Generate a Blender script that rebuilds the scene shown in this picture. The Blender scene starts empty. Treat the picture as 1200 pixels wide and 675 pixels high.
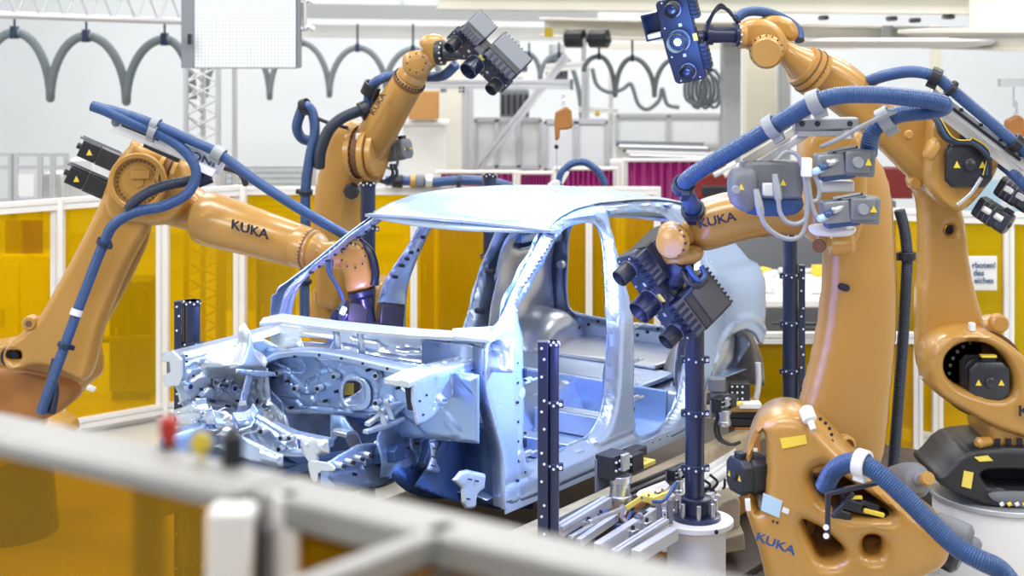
import bpy, bmesh, math, random
import numpy as np
from mathutils import Vector, Matrix
from mathutils.geometry import delaunay_2d_cdt
random.seed(7)
C = bpy.context.scene.collection
V = Vector
F, YH, H = 1800.0, 45.0, 3.3            # focal length and horizon row of the 1200x675 photograph, camera height
PI = math.pi
ORG = {}

def W(px, py, d):
    """the point seen at a pixel of the photograph, d metres into the hall"""
    return V(((px-600)*d/F, d, H-(py-YH)*d/F))
def S(n, d): return n*d/F               # pixels -> metres at a depth
def onplane(px, py, p0, n):
    r = V(((px-600)/F, 1.0, -(py-YH)/F)); o = V((0, 0, H))
    t = (p0-o).dot(n)/r.dot(n)
    return o+r*t

# ---------------------------------------------------------------- materials
M = {}
def mat(name, col, metal=0.0, rough=0.5, bump=0.0, bscale=40, var=0.0, vscale=6, spec=0.5, coat=0.0, emit=None, estr=0):
    m = bpy.data.materials.new(name); m.use_nodes = True
    nt = m.node_tree; b = nt.nodes['Principled BSDF']
    b.inputs['Base Color'].default_value = (*col, 1); b.inputs['Metallic'].default_value = metal
    b.inputs['Roughness'].default_value = rough; b.inputs['Specular IOR Level'].default_value = spec
    b.inputs['Coat Weight'].default_value = coat; b.inputs['Coat Roughness'].default_value = .18
    tc = nt.nodes.new('ShaderNodeTexCoord')
    if var > 0:
        n = nt.nodes.new('ShaderNodeTexNoise'); n.inputs['Scale'].default_value = vscale; n.inputs['Detail'].default_value = 5
        r = nt.nodes.new('ShaderNodeValToRGB')
        r.color_ramp.elements[0].position = .3; r.color_ramp.elements[1].position = .7
        r.color_ramp.elements[0].color = (*[c*(1-var) for c in col], 1); r.color_ramp.elements[1].color = (*[min(1, c*(1+var*.6)) for c in col], 1)
        nt.links.new(tc.outputs['Object'], n.inputs['Vector']); nt.links.new(n.outputs['Fac'], r.inputs['Fac'])
        nt.links.new(r.outputs['Color'], b.inputs['Base Color'])
    n2 = nt.nodes.new('ShaderNodeTexNoise'); n2.inputs['Scale'].default_value = bscale; n2.inputs['Detail'].default_value = 3
    nt.links.new(tc.outputs['Object'], n2.inputs['Vector'])
    mr = nt.nodes.new('ShaderNodeMapRange'); mr.inputs['To Min'].default_value = max(0, rough-.06); mr.inputs['To Max'].default_value = min(1, rough+.08)
    nt.links.new(n2.outputs['Fac'], mr.inputs['Value']); nt.links.new(mr.outputs['Result'], b.inputs['Roughness'])
    if bump > 0:
        bp = nt.nodes.new('ShaderNodeBump'); bp.inputs['Strength'].default_value = bump; bp.inputs['Distance'].default_value = .004
        nt.links.new(n2.outputs['Fac'], bp.inputs['Height']); nt.links.new(bp.outputs['Normal'], b.inputs['Normal'])
    if emit:
        b.inputs['Emission Color'].default_value = (*emit, 1); b.inputs['Emission Strength'].default_value = estr
    M[name] = m
    return m
mat('orange', (.465, .245, .050), 0, .34, .04, 60, .06, 3, .5, .55)
mat('orange_far', (.66, .34, .09), 0, .38, .05, 60, .07, 3)
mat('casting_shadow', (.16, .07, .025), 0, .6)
mat('black', (.012, .014, .02), 0, .38, .1, 80)
mat('motor', (.022, .025, .034), 0, .33, .15, 90, .2, 8, .5, .2)
mat('motor_grey', (.17, .185, .21), 0, .5, .1, 60)
mat('post_blue', (.012, .022, .065), .1, .3, 0, 40, 0, 6, .6, .3)
mat('hose_blue', (.024, .075, .22), 0, .32, .1, 90, .1, 20, .5, .2)
mat('hose_dark', (.02, .03, .055), 0, .35)
mat('hose_grey', (.16, .19, .21), 0, .6)
mat('clamp', (.02, .035, .08), .2, .35)
mat('clamp_grey', (.3, .32, .35), .2, .45)
mat('steel', (.62, .64, .67), .9, .3, .1, 60)
mat('chrome', (.8, .82, .85), 1, .15)
mat('alu', (.62, .64, .67), .55, .38, .05, 30)
mat('alu_dull', (.33, .33, .325), .35, .5, .05, 30, .08, 3)
mat('white', (.78, .78, .77), 0, .45, .03, 20, .04, 2)
mat('off_white', (.72, .70, .62), 0, .5, .03, 20, .04, 2)
mat('cream', (.72, .68, .55), 0, .5, .03, 20, .05, 2)
mat('wall_white', (.76, .79, .82), 0, .8, .05, 5, .04, .4)
mat('grey_panel', (.20, .22, .25), 0, .5)
mat('beam_grey', (.42, .44, .45), 0, .55)
mat('floor', (.50, .49, .46), 0, .35, .1, 3, .18, .8)
mat('bed', (.07, .055, .045), .2, .5, .2, 12, .35, 4)
mat('car', (.53, .67, .92), .70, .28, 0, 3, .05, 1.5, .6)  # bare metal; blue of the scanner light is mixed into the colour
mat('car_roof', (.50, .63, .74), .62, .27, 0, 3, .05, 1.2, .6)
mat('car_shaded', (.36, .52, .84), .68, .28, 0, 3, .08, 1.8, .6)  # body metal darkened for the front end; shade is in the colour
mat('car_bright', (.66, .74, .84), .70, .29, 0, 3, .05, 1.5, .6)
mat('car_blue', (.30, .47, .82), .6, .32, 0, 5, .12, 3, .6)
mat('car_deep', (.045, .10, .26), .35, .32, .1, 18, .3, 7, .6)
mat('car_silver', (.66, .69, .73), .7, .3, .03, 3, .08, 2, .6)
mat('hole', (.006, .01, .03), 0, .6)
mat('magenta', (.20, .006, .10), 0, .35, .3, 2, .3, 1.2)
mat('red_dark', (.22, .02, .02), 0, .5)
mat('yellow', (.80, .60, .06), 0, .45)
mat('yellow_label', (.85, .68, .12), 0, .5)
mat('brown_orange', (.34, .14, .03), 0, .5, .1, 20, .2, 4)
mat('brass', (.55, .33, .10), .4, .4, .1, 30, .2, 10)
mat('beam_cream', (.43, .35, .22), 0, .5, .3, 14, .3, 5)
mat('ink', (.012, .014, .03), 0, .5)
mat('ink_blue', (.03, .08, .22), 0, .5)
mat('sticker', (.80, .82, .84), 0, .4)
mat('sticker_blue', (.45, .66, .80), 0, .4)
mat('red', (.45, .03, .015), 0, .4)
mat('lens_glass', (.01, .03, .12), 0, .05, 0, 10, 0, 6, 1, 1)
mat('scanner', (.008, .015, .042), .1, .34, .08, 80, 0, 6, .6, .2)
mat('scanner_black', (.022, .023, .027), .1, .4, .15, 60)
mat('projector_light', (.8, .95, 1), 0, .3, emit=(.55, .85, 1), estr=9)
mat('lamp', (1, 1, 1), 0, .5, emit=(1, 1, 1), estr=14)
mat('box_brown', (.50, .26, .08), 0, .7)
def amber(name, col, dif, mixf):
    m = bpy.data.materials.new(name); m.use_nodes = True; nt = m.node_tree; nt.nodes.clear()
    o = nt.nodes.new('ShaderNodeOutputMaterial'); t = nt.nodes.new('ShaderNodeBsdfTransparent'); t.inputs[0].default_value = (*col, 1)
    d = nt.nodes.new('ShaderNodeBsdfPrincipled'); d.inputs['Base Color'].default_value = (*dif, 1); d.inputs['Roughness'].default_value = .12
    n = nt.nodes.new('ShaderNodeTexNoise'); n.inputs['Scale'].default_value = 1.4; n.inputs['Detail'].default_value = 3
    tc = nt.nodes.new('ShaderNodeTexCoord'); nt.links.new(tc.outputs['Object'], n.inputs['Vector'])
    mr = nt.nodes.new('ShaderNodeMapRange'); mr.inputs['To Min'].default_value = mixf-.08; mr.inputs['To Max'].default_value = mixf+.08
    mx = nt.nodes.new('ShaderNodeMixShader'); nt.links.new(n.outputs['Fac'], mr.inputs['Value']); nt.links.new(mr.outputs['Result'], mx.inputs[0])
    nt.links.new(t.outputs[0], mx.inputs[1]); nt.links.new(d.outputs[0], mx.inputs[2]); nt.links.new(mx.outputs[0], o.inputs[0])
    M[name] = m
amber('amber', (.98, .74, .012), (.64, .46, .004), .32)
amber('amber_near', (.80, .55, .008), (.46, .28, .003), .35)
# perforated board: a fine grid of holes as pattern in the sheet
def board():
    m = mat('board', (.74, .77, .80), 0, .5); nt = m.node_tree; b = nt.nodes['Principled BSDF']
    tc = nt.nodes.new('ShaderNodeTexCoord'); br = nt.nodes.new('ShaderNodeTexBrick')
    br.offset = 0; br.inputs['Scale'].default_value = 1; br.inputs['Brick Width'].default_value = .03; br.inputs['Row Height'].default_value = .03
    br.inputs['Mortar Size'].default_value = .004
    br.inputs['Color1'].default_value = (.78, .80, .82, 1); br.inputs['Color2'].default_value = (.76, .79, .82, 1); br.inputs['Mortar'].default_value = (.50, .55, .60, 1)
    mp = nt.nodes.new('ShaderNodeMapping'); mp.inputs['Rotation'].default_value = (PI/2, 0, 0)
    nt.links.new(tc.outputs['Object'], mp.inputs['Vector']); nt.links.new(mp.outputs[0], br.inputs['Vector']); nt.links.new(br.outputs['Color'], b.inputs['Base Color'])
board()

# ---------------------------------------------------------------- mesh builder
def frame(z, hint=None):
    z = z.normalized(); h = V(hint) if hint is not None else V((0, 0, 1))
    if abs(z.dot(h.normalized())) > .98: h = V((1, 0, 0))
    x = h.cross(z).normalized(); y = z.cross(x)
    return Matrix((x, y, z)).transposed()

class MB:
    def __init__(s): s.bm = bmesh.new()
    def box(s, c, size, R=None, bev=0):
        R = R or Matrix.Identity(3)
        x, y, z = [k/2 for k in size]; c = V(c)
        vs = [s.bm.verts.new(c+R@V((i*x, j*y, k*z))) for i in (-1, 1) for j in (-1, 1) for k in (-1, 1)]
        for f in ((0, 1, 3, 2), (4, 6, 7, 5), (0, 4, 5, 1), (2, 3, 7, 6), (0, 2, 6, 4), (1, 5, 7, 3)):
            s.bm.faces.new([vs[i] for i in f])
        return s
    def bar(s, p, q, w, h, hint=None, shift=0):
        p, q = V(p), V(q); R = frame(q-p, hint)
        return s.box((p+q)/2+R@V((0, shift, 0)), (w, h, (q-p).length), R)
    def rings(s, rings, cap=True, close=False):
        R = [[s.bm.verts.new(p) for p in r] for r in rings]; n = len(R[0])
        m = len(R)
        for i in range(m-1+(1 if close else 0)):
            a, b = R[i], R[(i+1) % m]
            for k in range(n): s.bm.faces.new((a[k], a[(k+1) % n], b[(k+1) % n], b[k]))
        if cap and not close:
            s.bm.faces.new(R[0][::-1]); s.bm.faces.new(R[-1])
        return s
    def lathe(s, p, axis, prof, seg=28, hint=None, sx=1, sy=1):
        """prof: (distance along axis, radius)"""
        R = frame(V(axis), hint); p = V(p)
        return s.rings([[p+R@V((r*sx*math.cos(2*PI*k/seg), r*sy*math.sin(2*PI*k/seg), t)) for k in range(seg)] for t, r in prof])
    def cyl(s, p, q, r, r2=None, seg=24, ch=0):
        p, q = V(p), V(q); L = (q-p).length; r2 = r if r2 is None else r2
        pr = [(0, r), (L, r2)] if not ch else [(0, r-ch), (ch, r), (L-ch, r2), (L, r2-ch)]
        return s.lathe(p, q-p, pr, seg)
    def ring(s, p, axis, r1, r2, h, seg=32):
        R = frame(V(axis)); p = V(p)
        pts = [(r1, 0), (r2, 0), (r2, h), (r1, h)]
        return s.rings([[p+R@V((r*math.cos(2*PI*k/seg), r*math.sin(2*PI*k/seg), t)) for r, t in pts] for k in range(seg)], close=True)
    def tube(s, pts, r, seg=12, ribs=0, depth=.1):
        """tube along a polyline; ribs = pitch of corrugation"""
        pts = [V(p) for p in pts]
        if ribs: pts = resample(pts, ribs/3)
        rings = []; n = len(pts); t = (pts[1]-pts[0]).normalized(); R = frame(t)
        for i, p in enumerate(pts):
            t2 = (pts[min(i+1, n-1)]-pts[max(i-1, 0)]).normalized()
            q = t.rotation_difference(t2).to_matrix(); R = q@R; t = t2
            rr = r*(1-depth*(i % 3 == 0)) if ribs else r
            rings.append([p+R@V((rr*math.cos(2*PI*k/seg), rr*math.sin(2*PI*k/seg), 0)) for k in range(seg)])
        return s.rings(rings)
    def prism(s, pts, vec):
        """planar outline pts extruded by vec"""
        vec = V(vec); a = [s.bm.verts.new(p) for p in pts]; b = [s.bm.verts.new(p+vec) for p in pts]; n = len(pts)
        for k in range(n): s.bm.faces.new((a[k], a[(k+1) % n], b[(k+1) % n], b[k]))
        s.bm.faces.new(a[::-1]); s.bm.faces.new(b)
        return s
    def loft(s, A, B):
        a = [s.bm.verts.new(p) for p in A]; b = [s.bm.verts.new(p) for p in B]; n = len(A)
        for k in range(n): s.bm.faces.new((a[k], a[(k+1) % n], b[(k+1) % n], b[k]))
        s.bm.faces.new(a[::-1]); s.bm.faces.new(b); return s
    def ball(s, p, r, sc=(1, 1, 1)):
        m = Matrix.Translation(V(p)) @ Matrix.Diagonal((r*sc[0], r*sc[1], r*sc[2], 1))
        bmesh.ops.create_uvsphere(s.bm, u_segments=16, v_segments=10, radius=1, matrix=m); return s
    def build(s, name, m, parent=None, bev=0, bseg=2, ang=35, solid=0):
        bmesh.ops.recalc_face_normals(s.bm, faces=s.bm.faces)
        me = bpy.data.meshes.new(name); s.bm.to_mesh(me); s.bm.free()
        return link(name, me, m, parent, bev, bseg, ang, solid)

def link(name, me, m, parent=None, bev=0, bseg=2, ang=35, solid=0):
    me.materials.append(M[m])
    me.polygons.foreach_set('use_smooth', [True]*len(me.polygons)); me.set_sharp_from_angle(angle=math.radians(ang))
    co = np.empty(len(me.vertices)*3); me.vertices.foreach_get('co', co); co = co.reshape(-1, 3)
    if parent is not None: org = ORG[parent.name]
    else:
        lo, hi = co.min(0), co.max(0); org = V(((lo[0]+hi[0])/2, (lo[1]+hi[1])/2, lo[2]))
    co -= np.array(org); me.vertices.foreach_set('co', co.ravel()); me.update()
    o = bpy.data.objects.new(name, me); C.objects.link(o)
    if parent is not None: o.parent = parent
    else: o.location = org
    ORG[o.name] = org
    if solid:
        sm = o.modifiers.new('thickness', 'SOLIDIFY'); sm.thickness = solid; sm.offset = 0
    if bev:
        b = o.modifiers.new('rounding', 'BEVEL'); b.width = bev; b.segments = bseg; b.limit_method = 'ANGLE'; b.angle_limit = math.radians(38)
    return o
def tag(o, label, cat, group=None):
    o['label'] = label; o['category'] = cat
    if group: o['group'] = group
    return o
def thing(name, label, cat, loc, group=None):
    o = bpy.data.objects.new(name, None); C.objects.link(o); o.location = V(loc); o.empty_display_size = .05
    ORG[o.name] = V(loc); return tag(o, label, cat, group)
def struct(o): o['kind'] = 'structure'; return o
def plab(o, l): o['label'] = l; return o
def chaikin(pts, n=2, closed=True):
    for _ in range(n):
        out = []; N = len(pts)
        for i in range(N if closed else N-1):
            a, b = pts[i], pts[(i+1) % N]
            out += [tuple(a[k]*.75+b[k]*.25 for k in range(len(a))), tuple(a[k]*.25+b[k]*.75 for k in range(len(a)))]
        if not closed: out = [tuple(pts[0])]+out+[tuple(pts[-1])]
        pts = out
    return pts
def spline(pts, n=10):
    """Catmull-Rom through the points"""
    P = [V(p) for p in pts]; P = [P[0]*2-P[1]]+P+[P[-1]*2-P[-2]]; out = []
    for i in range(1, len(P)-2):
        a, b, c, d = P[i-1:i+3]
        for k in range(n):
            t = k/n
            out.append(.5*((2*b)+(c-a)*t+(2*a-5*b+4*c-d)*t*t+(3*b-a-3*c+d)*t**3))
    return out+[P[-2]]
def resample(pts, step):
    out = [pts[0]]; acc = 0
    for a, b in zip(pts, pts[1:]):
        L = (b-a).length
        while acc+L >= step and L > 1e-9:
            t = (step-acc)/L; a = a.lerp(b, t); out.append(a); L = (b-a).length; acc = 0
        acc += L
    return out
def text(body, name, p, right, up, size, m, parent, sx=1.0, thick=.002):
    """flat raised letters centred on p"""
    cu = bpy.data.curves.new(name, 'FONT'); cu.body = body; cu.size = 1; cu.align_x = 'CENTER'; cu.align_y = 'CENTER'; cu.offset = .018; cu.space_line = .9
    o = bpy.data.objects.new(name, cu); C.objects.link(o); bpy.context.view_layer.update()
    me = bpy.data.meshes.new_from_object(o.evaluated_get(bpy.context.evaluated_depsgraph_get()))
    bpy.data.objects.remove(o)
    r = V(right).normalized(); u = V(up); u = (u-r*u.dot(r)).normalized(); n = r.cross(u)
    bm = bmesh.new(); bm.from_mesh(me)
    ex = bmesh.ops.extrude_face_region(bm, geom=bm.faces[:])
    bmesh.ops.translate(bm, verts=[v for v in ex['geom'] if isinstance(v, bmesh.types.BMVert)], vec=(0, 0, thick/size))
    for v in bm.verts: v.co = V(p)+r*v.co.x*size*sx+u*v.co.y*size+n*v.co.z*size
    bmesh.ops.recalc_face_normals(bm, faces=bm.faces)
    me = bpy.data.meshes.new(name); bm.to_mesh(me); bm.free()
    return link(name, me, m, parent)

# ---- pressed sheet: 2-D outline with holes, meshed finely and pushed out of its plane
def seg_dist(P, loop, closed=True):
    L = np.array(loop, float); A = L if closed else L[:-1]; B = np.roll(L, -1, 0) if closed else L[1:]
    D = B-A; dd = (D**2).sum(1)+1e-12; best = np.full(len(P), 1e9)
    for a, d, q in zip(A, D, dd):
        t = np.clip(((P-a)@d)/q, 0, 1); best = np.minimum(best, np.hypot(*(P-a-t[:, None]*d).T))
    return best
def inside(P, loop):
    L = np.array(loop, float); c = np.zeros(len(P), bool); x, y = P.T
    for (x1, y1), (x2, y2) in zip(L, np.roll(L, -1, 0)):
        if y1 == y2: continue
        k = ((y1 > y) != (y2 > y)) & (x < (x2-x1)*(y-y1)/(y2-y1)+x1); c ^= k
    return c
def redo(loop, step):
    out = []
    for a, b in zip(loop, loop[1:]+loop[:1]):
        n = max(1, round(math.dist(a, b)/step))
        out += [(a[0]+(b[0]-a[0])*k/n, a[1]+(b[1]-a[1])*k/n) for k in range(n)]
    return out
def press(name, outline, holes, mp, m, parent, step=.02, relief=None, thick=.012, rnd=2):
    outline = redo(chaikin(outline, rnd) if rnd else outline, step); holes = [redo(chaikin(h, rnd) if rnd else h, step) for h in holes]
    lo = np.min(outline, 0); hi = np.max(outline, 0)
    gx, gy = np.meshgrid(np.arange(lo[0]+step/2, hi[0], step), np.arange(lo[1]+step/2, hi[1], step)); G = np.stack([gx.ravel(), gy.ravel()], 1)
    ok = inside(G, outline) & (seg_dist(G, outline) > step*.45)
    for h in holes: ok &= ~inside(G, h) & (seg_dist(G, h) > step*.45)
    pts = []; edges = []
    for lp in [outline]+holes:
        k = len(pts); pts += lp; edges += [(k+i, k+(i+1) % len(lp)) for i in range(len(lp))]
    pts += [tuple(p) for p in G[ok]]
    vo, eo, fo, *_ = delaunay_2d_cdt([V(p) for p in pts], edges, [], 0, 1e-7)
    P = np.array([tuple(v) for v in vo]); T = np.array([f for f in fo])
    cen = P[T].mean(1); keep = inside(cen, outline)
    for h in holes: keep &= ~inside(cen, h)
    T = T[keep]
    dh = np.full(len(P), 9.); 
    for h in holes: dh = np.minimum(dh, seg_dist(P, h))
    do = seg_dist(P, outline)
    off = relief(P, dh, do) if relief else np.zeros(len(P))
    me = bpy.data.meshes.new(name)
    me.from_pydata([mp(p[0], p[1], o) for p, o in zip(P, off)], [], T.tolist()); me.update()
    bm = bmesh.new(); bm.from_mesh(me)
    bmesh.ops.delete(bm, geom=[v for v in bm.verts if not v.link_faces], context='VERTS')
    bmesh.ops.recalc_face_normals(bm, faces=bm.faces); bm.to_mesh(me); bm.free()
    return link(name, me, m, parent, solid=thick, ang=50)
def sstep(x, a, b):
    t = np.clip((x-a)/(b-a), 0, 1); return t*t*(3-2*t)

# ---------------------------------------------------------------- the hall
def slab_(name, p, q, th, m):
    b = MB(); b.box((V(p)+V(q))/2, (abs(p[0]-q[0]) or th, abs(p[1]-q[1]) or th, abs(p[2]-q[2]) or th)); return struct(b.build(name, m))
b = MB(); b.box((0, 12, -.1), (30, 34, .2)); struct(b.build('floor', 'floor'))
b = MB(); b.box((0, 26.1, 4), (30, .2, 8)); struct(b.build('wall_back', 'wall_white'))
b = MB(); b.box((-11.6, 12, 4), (.2, 28, 8)); struct(b.build('wall_left', 'wall_white'))
b = MB(); b.box((11.6, 12, 4), (.2, 28, 8)); struct(b.build('wall_right', 'wall_white'))
# glazed panes high on the back wall, between the two beams
for i, (x0, x1) in enumerate(((352, 468), (474, 510), (950, 1010))):
    if i == 2: continue
    p, q = W(x0, -2, 25.9), W(x1, 14, 25.9)
    f = MB(); f.box(((p.x+q.x)/2, 25.95, (p.z+q.z)/2), (q.x-p.x, .1, p.z-q.z)); struct(f.build('window_%d' % (i+1), 'sticker'))

# overhead beams
def beam(name, x0, y0, x1, y1, h, dep, d, m, d2=None, flange=0, n=None):
    p = W(x0, y0, d); q = W(x1, y1, d2 or d); hh = S(h, d); t = MB()
    t.bar(p-V((0, 0, hh/2)), q-V((0, 0, hh/2)), dep if not flange else dep*.3, hh, (0, 0, 1))
    if flange:
        t.bar(p-V((0, 0, hh)), q-V((0, 0, hh)), dep, flange, (0, 0, 1)); t.bar(p, q, dep, flange, (0, 0, 1))
    return struct(t.build(n or 'beam', m, bev=.006))
def tagbeam(o, l): return o
beam('beam', 345, 4, 700, 9, 17, .3, 22, 'beam_grey')
beam('beam', 345, 28, 760, 33, 16, .35, 22.6, 'white')
gb = beam('beam', 640, 22, 1250, 37, 20, .45, 17, 'off_white', 15, .03)
beam('beam', 515, -14, 1300, -8, 24, .5, 15.5, 'off_white', 15, .03)
beam('beam', 700, 50, 1000, 50, 8, .3, 21, 'off_white')
# round flange plates and stub under the gantry on the right
t = thing('ceiling_turntable', 'cream round turntable plates hanging under the gantry beam at upper right', 'turntable', W(1160, 40, 12.5))
MB().lathe(W(1178, 42, 12.5), (0, 0, 1), [(0, .72), (.02, .85), (.05, .85), (.06, .6)], 48).build('plate', 'off_white', t, .004)
MB().lathe(W(1178, 46, 12.5), (0, 0, 1), [(0, .3), (.01, .45), (.03, .45)], 40).build('hub', 'white', t)
MB().cyl(W(1178, 38, 12.5), W(1178, -30, 12.5), .28, seg=36).build('stem', 'off_white', t)
t = thing('ceiling_lamp', 'wide flat oval white lamp under the cream gantry beam', 'lamp', W(1040, 52, 15.4))
MB().lathe(W(1040, 56, 15.4), (0, 0, 1), [(0, .75), (.03, 1.0), (.07, 1.05), (.1, .9)], 48).build('shade', 'white', t)
MB().cyl(W(1040, 48, 15.4), W(1040, 30, 15.4), .05).build('stem', 'beam_grey', t)
# gantry bolts belong to the beam surface
for px, py in ((962, 21), (1041, 22), (1068, 24), (1107, 20), (1151, 14)):
    d = 15.2; p = W(px, py, d); MB().lathe(p+V((0, -.28, 0)), (0, -1, 0), [(-.3, .025), (0, .025), (.012, .018)], 10).build('bolt', 'motor', gb)

# columns
def col(px0, px1, d, m, top=None, name='column', dep=.3):
    p = W(px0, 0, d); q = W(px1, 0, d); t = MB(); z1 = top if top is not None else 6.5
    t.box(((p.x+q.x)/2, d, z1/2), (q.x-p.x, dep, z1)); return struct(t.build(name, m, bev=.01))
col(514, 545, 19, 'off_white', W(0, 45, 19).z)
col(846, 866, 16.5, 'beam_grey', W(0, 40, 16.5).z)
col(872, 908, 17.5, 'cream', W(0, 45, 17.5).z)
col(912, 924, 17.8, 'beam_grey', W(0, 40, 17.8).z)
col(1093, 1100, 20, 'cream', W(0, 30, 20).z)

def profile(t, p, q, w, m='alu', parent=None, name='frame_profile'):
    """grooved aluminium extrusion between two points"""
    p, q = V(p), V(q); R = frame(q-p, (0, 0, 1) if abs((q-p).normalized().z) < .9 else (0, 1, 0)); g = w*.1; e = w/2
    sec = []
    for k in range(4):
        A = Matrix.Rotation(k*PI/2, 3, 'Z')
        for x, y in ((-e, -e), (-g, -e), (-g, -e*.72), (g, -e*.72), (g, -e)): sec.append(A@V((x, y, 0)))
    t.rings([[o+R@s for s in sec] for o in (p, q)])

# frame with the diagonal brace behind the car
t = thing('braced_gantry', 'white aluminium frame with diagonal brace behind the car roof', 'frame', W(548, 205, 16).xy.to_3d())
for nm, a, bb, w in (('crossbar', (498, 98), (668, 99), .1), ('upright', (548, 415), (548, 104), .12), ('diagonal_brace', (556, 203), (664, 66), .085)):
    m = MB(); profile(m, W(*a, 16), W(*bb, 16), w); m.build(nm, 'alu', t, .003)
MB().box(W(670, 99, 16), (.03, .11, .11)).build('end_cap', 'motor_grey', t)
m = MB()
for a in (-1, 1):
    for c in (-1, 1): m.ring(W(541+a*2, 105+c*2, 15.9), (0, -1, 0), .004, .014, .02, 12)
m.build('connector', 'hole', t)
t = thing('support_portal', 'white box column with grey edge right of the brown box', 'column', (W(690, 0, 18).x, 18, 0))
m = MB(); profile(m, V((W(686, 0, 18).x, 18, 0)), W(686, 70, 18), .09); m.build('upright', 'alu', t)
m = MB(); profile(m, V((W(716, 0, 18.2).x, 18.2, 0)), W(716, 85, 18.2), .06); m.build('side_post', 'white', t)
m = MB(); profile(m, W(678, 128, 18), W(725, 130, 18), .06); m.build('rung', 'white', t)
m = MB(); profile(m, W(640, 80, 18), W(690, 75, 18), .1); m.build('crossbar', 'white', t)

# low white enclosures behind
def cabinet(px0, px1, py0, py1, d, label, n=3, m='white'):
    p, q = W(px0, py0, d), W(px1, py1, d); t = thing('low_enclosure', label, 'enclosure', ((p.x+q.x)/2, d, 0))
    MB().box(((p.x+q.x)/2, d+.2, p.z/2), (q.x-p.x, .35, p.z)).build('body', m, t, .01)
    w = (q.x-p.x)/n
    for i in range(n):
        c = p.x+w*(i+.5); f = MB(); zc = (p.z+q.z)/2
        f.box((c, d, zc), (w*.995, .03, (p.z-q.z)*.97)); pn = f.build('panel', 'wall_white', t, .005)
        g = MB()
        for a, b2 in (((c-w/2, p.z), (c+w/2, p.z)), ((c-w/2, q.z), (c+w/2, q.z)), ((c-w/2, p.z), (c-w/2, q.z)))+((((c+w/2, p.z), (c+w/2, q.z)),) if i == n-1 else ()):
            g.bar((a[0], d-.02, a[1]), (b2[0], d-.02, b2[1]), .05, .05, (0, 1, 0))
        g.build('frame', 'alu', t)
cabinet(556, 634, 140, 196, 17, 'white low enclosure just left of the hanging tool balancer')
cabinet(638, 712, 142, 200, 15.6, 'white low enclosure behind the hanging tool balancer', 2)
cabinet(722, 845, 135, 170, 19, 'white low enclosure under the hanging cable coils', 2)
t = thing('roll_rack', 'long rack of steel bars behind the magenta curtains', 'rack', (W(775, 0, 15.4).x, 15.4, 0))
a, q = W(715, 182, 15.4), W(845, 190, 15.4)
MB().box(((a.x+q.x)/2, 15.6, q.z/2), (q.x-a.x, .4, q.z)).build('body', 'white', t)
for k in range(5):
    MB().cyl(W(722+k*4, 168+k*3.5, 15.4-k*.02), W(825+k*4, 170+k*3.8, 15.3-k*.02), .028, seg=10).build('bar', ('motor_grey', 'alu', 'motor_grey', 'white', 'alu')[k], t)
# dark machinery seen between the columns
for i, (x0, x1, y0, y1, lb) in enumerate(((582, 618, 60, 84, 'dark machine block high behind the diagonal brace'), (586, 620, 105, 138, 'dark machine block under the white crossbar'), (640, 665, 66, 94, 'dark drive unit right of the white diagonal brace'))):
    t = thing('drive_unit', lb, 'machine', W((x0+x1)/2, y1, 19.5)); p, q = W(x0, y0, 19.5), W(x1, y1, 19.5)
    MB().box((p+q)/2, (q.x-p.x, .4, p.z-q.z)).build('body', 'motor_grey', t, .02)
    m = MB()
    for k in range(5): m.box(V((p.x+(q.x-p.x)*(k+.5)/5, 19.28, (p.z+q.z)/2)), ((q.x-p.x)*.1, .03, (p.z-q.z)*.7))
    m.build('fin', 'black', t)
    MB().cyl(W((x0+x1)/2, y0, 19.5), W((x0+x1)/2, y0-14, 19.5), .1).build('mount', 'alu', t)
t = thing('roller_pair', 'pair of black round rollers hanging under the cream beam', 'roller', W(680, 45, 16))
for px in (674, 702): MB().lathe(W(px, 45, 16.2), (.9, -.4, 0), [(-.1, .05), (-.1, .1), (.1, .1), (.1, .05)], 24).build('roller', 'black', t, .01)
MB().cyl(W(664, 45, 16.25), W(716, 47, 16.1), .03).build('axle', 'black', t)
MB().box(W(643, 38, 16.2), (.09, .05, .1)).build('warning_plate', 'yellow', t)
MB().cyl(W(684, 45, 16.15), W(684, 72, 16.15), .025).build('hook', 'alu', t)

tag(MB().box(W(497, 123, 18), (S(34, 18), .3, S(33, 18))).build('storage_box', 'box_brown', bev=.01), 'brown box on the shelf behind the raised robot arm', 'box')
bb = MB(); bb.box(W(497, 143, 18.2), (S(60, 18), .5, S(5, 18))); bb.box(V((W(497, 0, 18).x, 18.2, W(0, 145, 18).z/2)), (.5, .4, W(0, 145, 18).z)); tag(bb.build('storage_shelf', 'white', bev=.008), 'white shelf carrying the brown box', 'shelf')
tag(MB().lathe(W(700, 136, 17), (0, 0, 1), [(0, .02), (.03, .035), (.06, .02)], 12).build('warning_lamp', 'yellow'), 'small yellow warning lamp on the white enclosure', 'lamp')

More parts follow.
